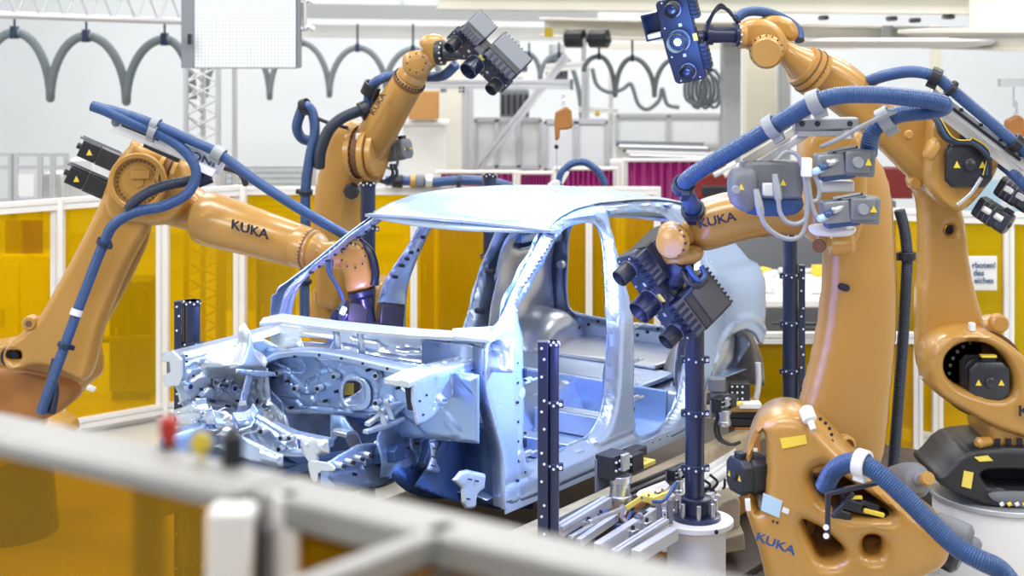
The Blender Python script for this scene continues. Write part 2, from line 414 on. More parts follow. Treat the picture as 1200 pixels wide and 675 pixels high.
# festoon cables
def festoon(label, peaks, bottoms, d, r, m='hose_grey', top=None, narrow=.78):
    """peaks / bottoms in pixels, alternating from a bottom"""
    t = thing('festoon_cable', label, 'cable', W(peaks[0][0], peaks[0][1], d), 'hanging cable garlands' if 0 else None)
    pts = []
    for i, pk in enumerate(peaks):
        for e, s in ((bottoms[i], 1), (bottoms[i+1], -1)):
            n = 14
            L = []
            for k in range(n+1):
                u = k/n               # 0 at peak, 1 at bottom
                x = pk[0]+(e[0]-pk[0])*math.sin(u*PI/2)**.9*(1-.0*u); y = pk[1]+(e[1]-pk[1])*(1-math.cos(u*PI/2))**.92
                L.append(W(x, y, d+(.06 if s < 0 else 0)))
            if s == 1: L = L[::-1]
            pts += L if not pts else L[1:]
    MB().tube(resample(pts, .03), r, 10).build('cable', m, t)
    for x, y in peaks:
        MB().box(W(x, y, d), (r*1.3, r*2.6, r*2.8)).build('clamp', 'clamp', t, .005)
        MB().cyl(W(x, y-3, d), W(x, top if top is not None else y-18, d), .012, seg=8).build('hanger', 'clamp', t)
festoon('row of grey hanging cable loops under the truss at upper left', [(17, 38), (101, 42), (193, 46)], [(-25, 118), (59, 116), (148, 120), (226, 118)], 15, .045, top=22)
festoon('grey hanging cable loop passing behind the white perforated board', [(282, 50), (352, 50), (419, 56), (484, 58)], [(241, 114), (316, 116), (386, 112), (452, 104), (520, 110)], 18, .036, top=28)
festoon('thin grey cable loops hanging right of the white brace', [(620, 64), (655, 64)], [(600, 92), (633, 92), (682, 150)], 18.5, .03, top=50)
festoon('grey cable loops hanging above the magenta curtains', [(702, 66), (741, 68), (789, 70)], [(684, 84), (721, 113), (767, 112), (815, 100)], 17, .028, top=46)
t = thing('cable_garland', 'slack grey cable sagging below the looped cables in the background', 'cable', W(700, 90, 18))
MB().tube(spline([W(*p, 18) for p in ((694, 80), (700, 100), (715, 108), (730, 104), (738, 98), (742, 104), (748, 122), (759, 128), (772, 118), (776, 104), (782, 122), (796, 126))], 8), .024, 8).build('cable', 'hose_grey', t)
t = thing('cable_coil', 'coil of grey cable hanging left of the grey column', 'cable coil', W(820, 130, 17))
pts = []
for k in range(90):
    a = k/16*2*PI; pts.append(W(806+k*.28+math.cos(a)*12+6, 104+math.sin(a)*(20+3*math.sin(k)), 16.8+.004*k))
MB().tube(pts, .02, 8).build('cable', 'hose_grey', t)
MB().box(W(820, 82, 16.9), (.3, .05, .04)).build('hook_bar', 'hose_dark', t)

# overhead truss, vertical truss
def truss_span(t, p, q, up, side, n, r, chord_name='chord'):
    p, q, up, side = V(p), V(q), V(up), V(side)
    for u_, s_ in ((0, 0), (1, 0), (0, 1), (1, 1)):
        o = up*u_+side*s_; MB().cyl(p+o, q+o, r, seg=12).build(chord_name, 'alu', t)
    for face, (a, b_) in enumerate((((0, 0), (1, 0)), ((0, 0), (0, 1)))):
        m = MB()
        for k in range(n):
            u0 = p.lerp(q, k/n); u1 = p.lerp(q, (k+1)/n); A = up*a[0]+side*a[1]; B = up*b_[0]+side*b_[1]
            mid = (u0+u1)/2
            m.cyl(u0+A, mid+B, r*.36, seg=8); m.cyl(mid+B, u1+A, r*.36, seg=8)
            if abs((q-p).normalized().z) > .9: m.cyl(u0+B, mid+A, r*.36, seg=8); m.cyl(mid+A, u1+B, r*.36, seg=8)
        m.build('lacing', 'alu', t)
t = thing('ceiling_truss', 'silver box truss running along the top left corner', 'truss', W(100, 25, 13.6))
truss_span(t, W(-40, 16, 13.2), W(212, 25, 14.2), (0, 0, .26), (.02, .28, 0), 9, .032)
t = thing('truss_tower', 'silver lattice truss tower standing below the white perforated board', 'truss', (W(238, 0, 14.4).x, 14.4, 0))
p = W(218, 40, 14.4); q = W(256, 40, 14.4)
truss_span(t, (p.x, 14.4, 0), (p.x, 14.4, p.z), (q.x-p.x, 0, 0), (.1, .3, 0), 11, .026)
t = thing('perforated_board', 'white perforated board with dark grey side frame at the top left', 'board', W(286, 78, 13.2))
p, q = W(227, -40, 13.2), W(347, 79, 13.2)
MB().box((p+q)/2, (q.x-p.x, .05, p.z-q.z)).build('board_face', 'board', t)
MB().box(V((p.x-.045, 13.24, (p.z+q.z)/2)), (.11, .16, p.z-q.z+.01)).build('side_frame', 'grey_panel', t, .006)
MB().box(V((q.x+.02, 13.24, (p.z+q.z)/2)), (.035, .1, p.z-q.z+.01)).build('side_frame', 'grey_panel', t, .006)
MB().box(W(222.5, 46, 13.1), (.03, .05, .09)).build('latch', 'black', t)
MB().box(V(((p.x+q.x)/2, 13.24, q.z-.004)), (q.x-p.x, .06, .015)).build('bottom_rail', 'alu', t)
for yy in (2, 33):
    MB().tube(spline([W(350, yy, 13.25), W(357, yy+1, 13.25), W(362, yy-2, 13.25), W(368, yy+2, 13.25)], 6), .02, 8).build('hook', 'alu', t)
MB().cyl(W(357, -30, 13.25), W(357, 34, 13.25), .02).build('hanger_pipe', 'alu', t)

# white machine frames on the left behind the fence
t = thing('machine_rack', 'white machine frame with grid panels behind the left fence', 'rack', (W(60, 0, 15).x, 15, 0))
for x in (13, 18, 47, 62, 78): m = MB(); profile(m, V((W(x, 0, 15).x, 15, 0)), W(x, 180, 15), .05); m.build('upright', 'alu', t)
for y0 in (181, 196, 234): m = MB(); profile(m, W(0, y0, 15), W(80, y0, 15), .04); m.build('rung', 'alu', t)
MB().box(W(30, 217, 15), (S(21, 15), .02, S(26, 15))).build('notice', 'sticker', t)
MB().box(W(66, 216, 15.3), (S(24, 15), .3, S(30, 15))).build('casing', 'white', t, .02)
MB().box(W(100, 212, 15.5), (S(30, 15), .3, S(56, 15))).build('casing', 'wall_white', t, .02)
t = thing('mesh_screen', 'pale wire mesh screen behind the truss tower', 'mesh screen', (W(320, 0, 15.6).x, 15.6, 0))
m = MB(); p, q = W(262, 196, 15.6), W(368, 225, 15.6)
for k in range(36): x = p.x+(q.x-p.x)*k/35; m.cyl((x, 15.6, q.z-1.2), (x, 15.6, p.z), .005, seg=5)
for k in range(16): z = q.z-.6+(p.z-q.z+.6)*k/15; m.cyl((p.x, 15.6, z), (q.x, 15.6, z), .005, seg=5)
w_ = m.build('wire_mesh', 'hose_grey', t); w_['kind'] = 'stuff'
for x in (p.x, q.x): MB().box((x, 15.6, p.z/2), (.05, .05, p.z)).build('post', 'alu', t)

# hanging balancers
def balancer(px, py, d, label, s=1.0):
    t = thing('tool_balancer', label, 'tool balancer', W(px, py, d))
    u = S(1, d)*s
    pl = [W(px+a*s, py+c*s, d-.05) for a, c in ((-9, -10), (4, -17), (10, -12), (11, 8), (4, 10), (-4, 10), (-4, 20), (-9, 24), (-10, 4))]
    MB().prism(pl, (0, .12, 0)).build('housing', 'brown_orange', t, .012)
    m = MB()
    for k in range(4): m.ring(W(px, py-20*s-k*4*s, d), (k % 2, 1-k % 2, 0), u*1.1, u*2.2, .01, 10)
    m.build('chain', 'steel', t)
    return t
t = balancer(660, 142, 12, 'orange tool balancer hanging on a chain above the car roof')
MB().cyl(W(652, 166, 12), W(653, 214, 12), .004, seg=6).build('steel_cable', 'steel', t)
MB().ball(W(652, 172, 12), .018).build('stop_ball', 'black', t)
m = MB(); m.box(W(653, 218, 12), (.05, .06, .1)); m.box(W(660, 208, 12), (.05, .04, .12), Matrix.Rotation(.5, 3, 'Y')); m.box(W(647, 216, 12), (.06, .04, .04), Matrix.Rotation(-.5, 3, 'Y')); m.build('suspended_tool', 'white', t, .008)
MB().tube(spline([W(*p, 12) for p in ((655, 222), (657, 205), (668, 193), (684, 190), (700, 200), (710, 217))], 8), .03, 12, .03).build('tool_hose', 'hose_blue', t)
t = balancer(1191, 152, 12, 'light tan tool balancer hanging at the right edge', 1.0)
MB().box(W(1186, 97, 12), (.2, .08, .06)).build('bracket', 'alu', t)
MB().cyl(W(1188, 102, 12), W(1188, 126, 12), .008, seg=6).build('steel_cable', 'steel', t)
# ---------------------------------------------------------------- safety fences with amber panes
def fence(name, label, posts, ztop, w=.055, m='alu', pane='amber', rail_h=.06, mid=None, zbot=.1, post_w=None, parent_label=None):
    """posts: ground positions (x, y)"""
    t = thing(name, label, 'fence', (*posts[0], 0)); pw = post_w or w
    for i, (x, y) in enumerate(posts):
        d = (V(posts[min(i+1, len(posts)-1)])-V(posts[max(i-1, 0)])).to_3d()
        b = MB(); profile(b, (x, y, 0), (x, y, ztop), pw); b.build('post', m, t)
    for (x0, y0), (x1, y1) in zip(posts, posts[1:]):
        b = MB(); profile(b, (x0, y0, ztop-rail_h/2), (x1, y1, ztop-rail_h/2), rail_h); b.build('top_rail', m, t)
        b = MB(); profile(b, (x0, y0, zbot), (x1, y1, zbot), rail_h); b.build('bottom_rail', m, t)
        for z in (mid or []): b = MB(); profile(b, (x0, y0, z), (x1, y1, z), rail_h*.8); b.build('middle_rail', m, t)
        u = V((x1-x0, y1-y0, 0)); L = u.length; u.normalize()
        b = MB(); b.box(((x0+x1)/2, (y0+y1)/2, (zbot+ztop-rail_h)/2), (L-pw, .006, ztop-rail_h-zbot), Matrix.Rotation(math.atan2(u.y, u.x), 3, 'Z'))
        b.build('amber_pane', pane, t)
    return t
def gp(px, d): return ((px-600)*d/F, d)
def dl(px): return 2430/((242-.075*px)-45)
fence('safety_fence', 'white framed fence with amber panes behind the left robot', [gp(x, dl(x)) for x in (-80, 68, 191, 281)], 1.98, .1, 'white', rail_h=.09)
fence('safety_fence', 'white framed fence with amber panes behind the car body', [gp(x, 13.97) for x in (286, 385, 485, 588, 690, 770)], 1.95, .06, 'white', rail_h=.07)
ft = fence('safety_fence', 'white framed fence with amber panes at the far right beside the rear right robot', [gp(x, d) for x, d in ((1040, 12.5), (1098, 12.3), (1181, 12.2), (1262, 12.1))], 1.92, .08, 'white', rail_h=.09)
# panes set in front of the left fence panes, hinge fittings
for x, w_, y0, y1 in ((33, 44, 258, 297),):
    d = dl(x)-.03; b = MB(); b.box(W(x-5, (y0+y1)/2, d), (S(w_, d), .01, S(y1-y0, d))); plab(b.build('patch_plate', 'amber_near', bpy.data.objects['safety_fence']), 'square amber cover plate')
# the sign on the right fence
t = thing('notice_sign', 'white warning notice with blue letters on the right fence pane', 'sign', W(1148, 340, 12.1))
MB().box(W(1143, 320, 12.08), (S(50, 12.08), .012, S(40, 12.08))).build('board', 'sticker', t)
MB().box(W(1143, 320, 12.07), (S(46, 12.08), .004, S(36, 12.08))).build('face', 'white', t)
for s_, y in (('rboten!', 311), ('des', 320), ('eiches', 329)):
    text(s_, 'lettering', W(1153 if s_ != 'des' else 1147, y, 12.06), (1, 0, 0), (0, 0, 1), .062, 'ink_blue', t)
# bluish banner seen through the fence pane right
tag(MB().box((W(1150, 0, 15.2).x, 15.2, .95), (S(44, 15.2), .05, 1.9)).build('display_board', 'sticker_blue'), 'blue patterned board behind the right fence pane', 'board')
tag(MB().box((W(1197, 0, 15.4).x, 15.4, .95), (S(20, 15.2), .05, 1.9)).build('display_board', 'sticker_blue'), 'blue board at the right edge behind the fence', 'board')

# low amber wall and tables behind the rear of the car
t = fence('low_screen', 'low amber screen with white top rail behind the rear of the car', [gp(x, 11.6) for x in (862, 985, 1075)], 1.08, .07, 'white', rail_h=.08)
t['category'] = 'screen'
t = thing('work_table', 'white work table covered with small parts behind the car rear', 'table', (W(950, 0, 12.6).x, 12.6, 0))
p, q = W(850, 345, 12.4), W(1030, 345, 12.4)
MB().box(((p.x+q.x)/2, 12.75, p.z), (q.x-p.x, 1.6, .06)).build('table_top', 'white', t, .01)
for x in (p.x+.06, q.x-.06):
    for y in (12.0, 13.5): MB().box((x, y, p.z/2-.02), (.06, .06, p.z-.03)).build('leg', 'alu', t)
random.seed(3)
for i in range(34):
    x = random.uniform(p.x+.1, q.x-.15); y = random.uniform(12.0, 13.4); s = random.uniform(.04, .12); b = MB()
    k = random.random(); h = s*random.uniform(.5, 1.4)
    if k < .45: b.box((x, y, p.z+.031+h/2), (s*1.5, s, h), Matrix.Rotation(random.uniform(0, 3), 3, 'Z'))
    elif k < .75: b.lathe((x, y, p.z+.031), (0, 0, 1), [(0, s*.6), (h*.7, s*.6), (h*.7, s*.35), (h, s*.35)], 14)
    else: b.cyl((x-s, y, p.z+.031+s*.3), (x+s, y+s*.4, p.z+.031+s*.3), s*.3, seg=12)
    nm = 'machine_part'
    tag(b.build(nm, random.choice(['white', 'white', 'alu', 'motor_grey', 'sticker', 'alu_dull', 'yellow']), bev=.004), 'small pale machine part lying on the white table behind the car', 'part', 'small parts on the white work table')
t = thing('control_box', 'dark grey control box on the low screen rail', 'box', W(970, 388, 11.5))
MB().box(W(970, 369, 11.45), (.11, .1, .18)).build('body', 'motor_grey', t, .008)
MB().box(W(970, 369, 11.39), (.08, .02, .14)).build('lid', 'black', t, .004)
m = MB(); m.cyl(W(905, 379, 11.5), W(965, 380, 11.5), .012, seg=8); m.cyl(W(915, 384, 11.5), W(965, 386, 11.5), .01, seg=8); m.build('cable', 'black', t)
# dark machine under brown bits above the table, right of car roof
t = thing('roller_conveyor', 'red and brown conveyor end seen beyond the scanning robot forearm', 'conveyor', (W(850, 0, 14).x, 14, 0))
p, q = W(815, 200, 14), W(1075, 235, 14)
MB().box(((p.x+q.x)/2, 14.3, (p.z+q.z)/2), (q.x-p.x, .3, p.z-q.z)).build('side_plate', 'red_dark', t, .01)
MB().box(((p.x+q.x)/2, 14.3, q.z/2-.02), (q.x-p.x-.3, .25, q.z-.02)).build('base', 'motor_grey', t)
for k in range(6): MB().cyl(W(812+k*12, 205, 13.9), W(838+k*12, 192, 13.9), .035, seg=12).build('roller', random.choice(['alu', 'cream', 'brown_orange']), t)
MB().box(W(838, 224, 13.9), (S(30, 14), .1, S(12, 14))).build('drive', 'black', t, .01)

# magenta welding curtains
for i, (x0, x1, y0, lb) in enumerate(((517, 602, 204, 'magenta welding curtain left of the tool balancer'), (655, 718, 200, 'magenta welding curtain right of the tool balancer'), (609, 645, 205, 'narrow magenta welding curtain behind the suspended tool'), (736, 846, 190, 'tall magenta welding curtain behind the roof rear edge'))):
    d = 14.8; t = thing('welding_curtain', lb, 'curtain', (W((x0+x1)/2, 0, d).x, d, 0)); p, q = W(x0, y0, d), W(x1, y0, d); n = 60
    m = MB(); A = []; B = []
    for k in range(n+1):
        x = p.x+(q.x-p.x)*k/n; y = d+.02*math.sin(k*1.1)+.01*math.sin(k*2.7); A.append(V((x, y, p.z))); B.append(V((x, y, .25)))
    va = [m.bm.verts.new(v) for v in A]; vb = [m.bm.verts.new(v) for v in B]
    for k in range(n): m.bm.faces.new((va[k], va[k+1], vb[k+1], vb[k]))
    m.build('curtain_sheet', 'magenta', t, solid=.004, ang=80)
    MB().cyl(p+V((-.05, 0, .02)), q+V((.05, 0, .02)), .02, seg=10).build('curtain_rail', 'white', t)
    for x in (p.x-.05, q.x+.05): MB().cyl((x, d, 0), (x, d, p.z+.02), .02, seg=10).build('post', 'white', t)
# cabinets and plant seen through the amber panes
def plant(px0, px1, y0, d, label, m='motor_grey', legs=False):
    p, q = W(px0, y0, d), W(px1, y0, d); t = thing('control_cabinet', label, 'cabinet', ((p.x+q.x)/2, d, 0)); w = q.x-p.x
    MB().box(((p.x+q.x)/2, d+.2, p.z/2+.04), (w, .4, p.z-.08)).build('body', m, t, .01)
    for k in (-1, 1): MB().box(((p.x+q.x)/2+k*w/4, d-.01, p.z/2+.04), (w*.46, .02, p.z-.2)).build('door', m, t, .006)
    MB().box(((p.x+q.x)/2, d+.2, .04), (w*.9, .36, .08)).build('plinth', 'black', t)
    m_ = MB(); m_.cyl(((p.x+q.x)/2-w*.3, d-.03, p.z*.5), ((p.x+q.x)/2-w*.3, d-.03, p.z*.62), .02, seg=8); m_.build('handle', 'steel', t)
plant(-10, 58, 300, 14.2, 'pale cabinet behind the leftmost amber pane', 'off_white')
plant(128, 176, 330, 14.0, 'dark cabinet behind the second amber pane from the left')
plant(300, 340, 300, 14.8, 'dark cabinet seen through amber left of the rear robot')
plant(492, 530, 240, 15.8, 'brown cabinet seen through the car windows', 'brown_orange')
plant(590, 640, 260, 16.4, 'grey cabinet seen through the rear window gap', 'beam_grey')
plant(1048, 1078, 300, 13.1, 'dark cabinet behind the fence between the two right robots')
plant(1104, 1140, 350, 14.3, 'dark cabinet behind the fence beyond the rear right robot')
for k, (x0, y0, x1, y1, r) in enumerate(((135, 345, 172, 340, .03), (150, 300, 152, 420, .025), (80, 400, 190, 395, .03), (160, 330, 168, 370, .05))):
    tag(MB().cyl(W(x0, y0, 13.85), W(x1, y1, 13.85), r, seg=12).build('pipe', 'hose_grey'), ['dark horizontal pipe high behind the second amber pane', 'upright dark pipe behind the second amber pane', 'long low pipe behind the left amber panes', 'short thick pipe behind the second amber pane'][k], 'pipe')
# pneumatic line along the back fence top
t = thing('pneumatic_line', 'blue and grey pneumatic hose lying on the back fence top', 'hose', W(500, 214, 13.9))
MB().tube(spline([W(*p_, 13.9) for p_ in ((452, 212), (480, 212), (505, 214), (540, 211), (575, 213), (600, 220))], 8), .045, 12).build('hose', 'hose_blue', t)
for x, w_, m_ in ((484, 6, 'brass'), (492, 10, 'motor_grey'), (503, 8, 'alu'), (538, 5, 'clamp'), (466, 12, 'black')):
    MB().cyl(W(x-w_/2, 212, 13.88), W(x+w_/2, 212.5, 13.88), .06, seg=14).build('fitting', m_, t, .004)
MB().tube(spline([W(*p_, 12.6) for p_ in ((440, 204), (450, 196), (462, 198), (466, 188), (462, 180))], 8), .012, 8).build('thin_line', 'hose_dark', t)

# ---------------------------------------------------------------- marker columns round the cell
def marker_dots(m, cx, d, z, r, span=1.0, n=5):
    for k in range(n):
        a = (-.5+k/(n-1))*span*PI*.8
        dirn = V((math.sin(a), -math.cos(a), 0)); p = V((cx, d, z+(.008 if k % 2 else -.004)))+dirn*r
        m.cyl(p-dirn*.004, p+dirn*.003, .006, seg=8)
def post(px, ytop, d, rpx, label, side=None, sidew=8, collars=(), zbase=0, sidetop=None):
    c = W(px, ytop, d); r = S(rpx, d); t = thing('marker_column', label, 'column', (c.x, d, zbase))
    MB().lathe((c.x, d, zbase), (0, 0, 1), [(0, r), (c.z-zbase-.01, r)], 28).build('tube', 'post_blue', t)
    MB().lathe((c.x, d, c.z-.04), (0, 0, 1), [(0, r*1.02), (.012, r*1.14), (.03, r*1.14), (.03, r*.7)], 28).build('cap', 'clamp', t)
    m = MB(); marker_dots(m, c.x, d, c.z-.02, r*1.14, n=7); m.build('marker', 'white', t)
    if side:
        x = c.x+S(side, d); z1 = W(0, sidetop or ytop+6, d).z; w_ = S(sidew, d)
        MB().box((x, d-.01, (z1+zbase)/2), (w_, .05, z1-zbase)).build('side_rail', 'post_blue', t, .003)
        m = MB()
        z = z1-.03; k = 0
        while z > zbase+.1:
            m.cyl((x+(.006 if k % 2 else -.006), d-.036, z), (x+(.006 if k % 2 else -.006), d-.0385, z), .0065, seg=8); z -= .052+.03*(k % 3); k += 1
        m.build('marker', 'white', t)
    for y in collars:
        z = W(0, y, d).z
        b = MB(); b.lathe((c.x, d, z-.018), (0, 0, 1), [(0, r*1.03), (0, r*1.12), (.036, r*1.12), (.036, r*1.03)], 28); b.box((c.x+r*1.2, d, z), (.03, .03, .034)); b.box((c.x-r*1.2, d, z), (.02, .03, .034)); b.build('collar', 'clamp', t, .002)
        b = MB(); marker_dots(b, c.x, d, z, r*1.12, 1.05); b.cyl((c.x+r*1.25, d-.02, z), (c.x+r*1.25, d-.017-.008, z), .009, seg=8); b.build('marker', 'white', t)
    return t
post(225, 350, 8.7, 9.5, 'short dark blue marker column left of the car front', -15, 9, (404,), 0, 352)
post(431, 212, 10.6, 9, 'dark blue marker column behind the far front pillar', None, 8, (268, 331))
post(574, 202, 11.4, 8, 'dark blue marker column behind the car roof', None, 8, (252, 300))
post(648.5, 397, 7.25, 6.6, 'dark blue marker column in front of the door opening', -12.5, 12, (473, 547), .3, 399)
post(814, 320, 7.9, 11.4, 'dark blue marker column standing on the round white pedestal', None, 8, (421, 484, 548), .88)
post(926, 270, 9.9, 8.8, 'dark blue marker column left of the front right robot upright', 13, 7, (323, 379, 435), 0, 310)
# round pedestal
cx_ = W(816, 0, 7.9).x; t = thing('round_pedestal', 'round white pedestal under the dark blue marker column', 'pedestal', (cx_, 7.9, 0))
MB().lathe((cx_, 7.9, 0), (0, 0, 1), [(0, .15), (.80, .15)], 40).build('drum', 'white', t, .004)
MB().lathe((cx_, 7.9, .80), (0, 0, 1), [(0, .185), (.004, .19), (.028, .19), (.032, .185)], 48).build('top_disc', 'white', t)
MB().lathe((cx_, 7.9, .832), (0, 0, 1), [(0, .125), (.02, .125), (.022, .12)], 40).build('flange', 'post_blue', t)
MB().lathe((cx_, 7.9, .854), (0, 0, 1), [(0, .078), (.085, .078), (.09, .07)], 32).build('socket', 'scanner', t)
for k in range(5):
    a = -PI/2+(k-2)*.85; p = V((cx_+math.cos(a)*.1, 7.9+math.sin(a)*.1, .85)); MB().cyl(p, p+V((0, 0, .075)), .012, seg=10).build('bolt', 'steel', t, .002)
a_ = -1.15; p = V((cx_+math.cos(a_)*.19, 7.9+math.sin(a_)*.19, .817)); MB().cyl(p, p+V((.004, -.006, 0)), .011, seg=14).build('plug', 'ink', t)

# ---------------------------------------------------------------- foreground fence (near the camera, out of focus)
ZF = 2.6
def fw(px, py): return W(px, py, (H-ZF)*F/(py-YH))
t = thing('foreground_fence', 'blurred grey topped amber fence panel at the lower left', 'fence', (fw(120, 520).x, fw(120, 520).y, 0))
def near_rail(t, a, bb, width, h, name='top_rail', m='alu_dull'):
    a, bb = fw(*a), fw(*bb); u = (bb-a).normalized(); s = V((u.y, -u.x, 0)); s = s if s.y < 0 else -s
    b = MB(); b.bar(a+s*width/2-V((0, 0, h/2)), bb+s*width/2-V((0, 0, h/2)), width, h, (0, 0, 1)) if 0 else b.prism([a, bb, bb+s*width, a+s*width], (0, 0, -h))
    o = b.build(name, m, t, .008)
    return a, bb, u, s
a, b_, u, s = near_rail(t, (-160, 448), (340, 554), .125, .02)
g = MB(); g.prism([a+s*.128, b_+s*.128, b_+s*.145, a+s*.145], (0, 0, -.026)); g.build('top_rail', 'alu_dull', t, .006)
def near_pane(t, a, bb, off, z1=ZF-.05, z0=.3, m='amber_near'):
    u = (bb-a).normalized(); s = V((u.y, -u.x, 0)); s = s if s.y < 0 else -s
    b = MB(); p, q = a+s*off, bb+s*off
    b.prism([V((p.x, p.y, z0)), V((q.x, q.y, z0)), V((q.x, q.y, z1)), V((p.x, p.y, z1))], s*.006); return b.build('amber_pane', m, t)
near_pane(t, a, b_-u*.01, .135, z1=ZF-.012)
# frame members behind the pane
for z in (ZF-.33,):
    m = MB(); m.prism([a+s*.07+V((0, 0, z-ZF)), b_+s*.07+V((0, 0, z-ZF)), b_+s*.11+V((0, 0, z-ZF)), a+s*.11+V((0, 0, z-ZF))], (0, 0, .05)); m.build('middle_rail', 'motor_grey', t)
pp = a.lerp(b_, .80)+s*.085; m = MB(); m.box((pp.x, pp.y, (ZF+.0)/2), (.045, .045, ZF-.06)); m.build('post', 'motor_grey', t)
pp = a.lerp(b_, .30)+s*.085; m = MB(); m.box((pp.x, pp.y, (ZF+.0)/2), (.045, .045, ZF-.06)); m.build('post', 'motor_grey', t)
def near_post(t, px0, px1, py, w=None, m='white', dz=0, z1=None):
    c = fw((px0+px1)/2, py); wd = S(px1-px0, c.y)
    b = MB(); b.box((c.x, c.y, (z1 or ZF)/2+dz/2), (wd, wd, (z1 or ZF)+dz)); return b.build('post', m, t, .006)
near_post(t, 246, 298, 594)
# right hand section with the gate
t = thing('foreground_fence', 'blurred grey topped amber fence running to the bottom right', 'fence', (fw(600, 610).x, fw(600, 610).y, 0))
a, b_, u, s = near_rail(t, (345, 555.4), (1120, 735), .1, .05, m='alu_dull')
near_pane(t, a, b_, .05)
near_post(t, 322, 352, 578)
near_post(t, 527, 550, 612, z1=ZF-.03)
for px, py in ((275, 567), (600, 640)):
    pass
t = thing('foreground_fence', 'blurred pale fence rail slanting from bottom centre up to the long rail', 'fence', (fw(450, 640).x, fw(450, 640).y, 0))
a, b_ = fw(300, 700), fw(532, 612)
m = MB(); u = (b_-a).normalized(); s = V((u.y, -u.x, 0)); m.prism([a-s*.018, b_-s*.018, b_+s*.018, a+s*.018], (0, 0, -.04)); m.build('top_rail', 'alu_dull', t, .006)
near_pane(t, a, b_, 0)
m = MB(); c = fw(510, 625); m.box((c.x, c.y, ZF/2-.03), (.04, .04, ZF-.06)); m.build('post', 'alu_dull', t)
# gate hardware
t = bpy.data.objects['foreground_fence.001']
c = fw(310, 585); m = MB(); m.box((c.x, c.y, ZF-.25), (.025, .03, .42)); hg = m.build('hinge_plate', 'motor_grey', t, .004)
m = MB(); m.cyl((c.x-.01, c.y-.02, ZF-.18), (c.x-.01, c.y-.02, ZF-.02), .012); m.build('hinge_pin', 'black', hg)
def on_rail(px, py): return fw(px, py)
t = thing('emergency_button', 'blurred small red knob on top of the foreground rail', 'button', fw(198, 524))
c = fw(198, 524); MB().lathe(c, (0, 0, 1), [(0, .011), (.018, .011), (.018, .016), (.045, .017), (.052, .010)], 20).build('knob', 'red', t)
MB().lathe(c-V((0, 0, .0)), (0, 0, 1), [(0, .017), (.006, .016)], 20).build('base', 'ink', t)
t = thing('gate_latch', 'blurred black latch block on the end of the foreground rail', 'latch', fw(270, 545))
c = fw(272, 543); MB().box(c+V((0, 0, .024)), (.034, .04, .055), Matrix.Rotation(.3, 3, 'Z')).build('body', 'black', t, .006)
MB().cyl(c+V((0, 0, .05)), c+V((.0, 0, .062)), .008).build('lever', 'black', t)
t = thing('yellow_plug', 'small round yellow plug beside the black latch block', 'plug', fw(241, 536))
c = fw(236, 540); MB().cyl(c, c+V((0, 0, .02)), .004).build('stem', 'yellow', t)
MB().lathe(c+V((0, .006, .03)), (0, -1, 0), [(0, .015), (.004, .018), (.012, .018), (.014, .012)], 20).build('cap', 'yellow', t)
for k, (px, py) in enumerate(((96, 567), (217, 592))):
    c = fw(px, 500); 
# ---------------------------------------------------------------- machine bed and fixtures under the car
ca, sa = math.cos(math.radians(54.5)), math.sin(math.radians(54.5)); CX, CY, CZ = -.224, 7.49, H-2.38
def Cw(u, v, z): return V((CX+u*ca+v*sa, CY+u*sa-v*ca, CZ+z))
def CP(px, py, v=None, u=None, z=None):
    r = V(((px-600)/F, 1, -(py-YH)/F))
    if v is not None: t_ = (v+CX*sa-CY*ca)/(r.x*sa-r.y*ca)
    elif u is not None: t_ = (u+CX*ca+CY*sa)/(r.x*ca+r.y*sa)
    else: t_ = (z+CZ-H)/r.z
    return r*t_+V((0, 0, H))
def c2(p):
    x, y = p.x-CX, p.y-CY; return (x*ca+y*sa, x*sa-y*ca, p.z-CZ)
UD = V((ca, sa, 0)); VD = V((sa, -ca, 0)); ZD = V((0, 0, 1)); RC = Matrix((UD, -VD, ZD)).transposed()
def cbox(m, u, v, z, su, sv, sz, rz=0): return m.box(Cw(u, v, z), (su, sv, sz), RC@Matrix.Rotation(rz, 3, 'Z'))
t = thing('machine_bed', 'dark steel machine bed under the car body', 'machine bed', (Cw(1.3, -.6, 0).xy.to_3d()))
m = MB(); cbox(m, 1.6, -.35, .22-CZ, 5.6, 2.7, .40); m.build('bed_plate', 'bed', t, .01)
m = MB(); cbox(m, 1.6, .35, .44-CZ, 5.4, .9, .04); m.build('cover_plate', 'bed', t, .006)
t = thing('transport_beam', 'long tan support beam running under the near sill', 'beam', Cw(2, .1, -.3))
m = MB(); cbox(m, 2.0, .14, -.115, 5.0, .11, .11); m.build('beam', 'beam_cream', t, .03, 3)
for u_ in (-.2, .75, 1.9, 3.3): m = MB(); cbox(m, u_, .14, -.32, .1, .09, .3); m.build('leg', 'motor_grey', t, .006)
t = thing('transport_beam', 'brown orange rail lying low beside the tan support beam', 'beam', Cw(1, .3, -.45))
m = MB(); cbox(m, 1.8, .34, -.36, 4.6, .09, .13); m.build('beam', 'brown_orange', t, .008)
for u_ in (0, 1.4, 3.2): m = MB(); cbox(m, u_, .34, -.445, .2, .14, .04); m.build('foot', 'motor_grey', t)
t = thing('transport_beam', 'long support beam under the far sill of the car', 'beam', Cw(2, -1.8, -.3))
m = MB(); cbox(m, 2.0, -1.75, -.10, 5.0, .11, .13); m.build('beam', 'beam_cream', t, .03, 3)
for u_ in (-.2, 1.9, 3.3): m = MB(); cbox(m, u_, -1.72, -.32, .1, .09, .3); m.build('leg', 'motor_grey', t, .006)

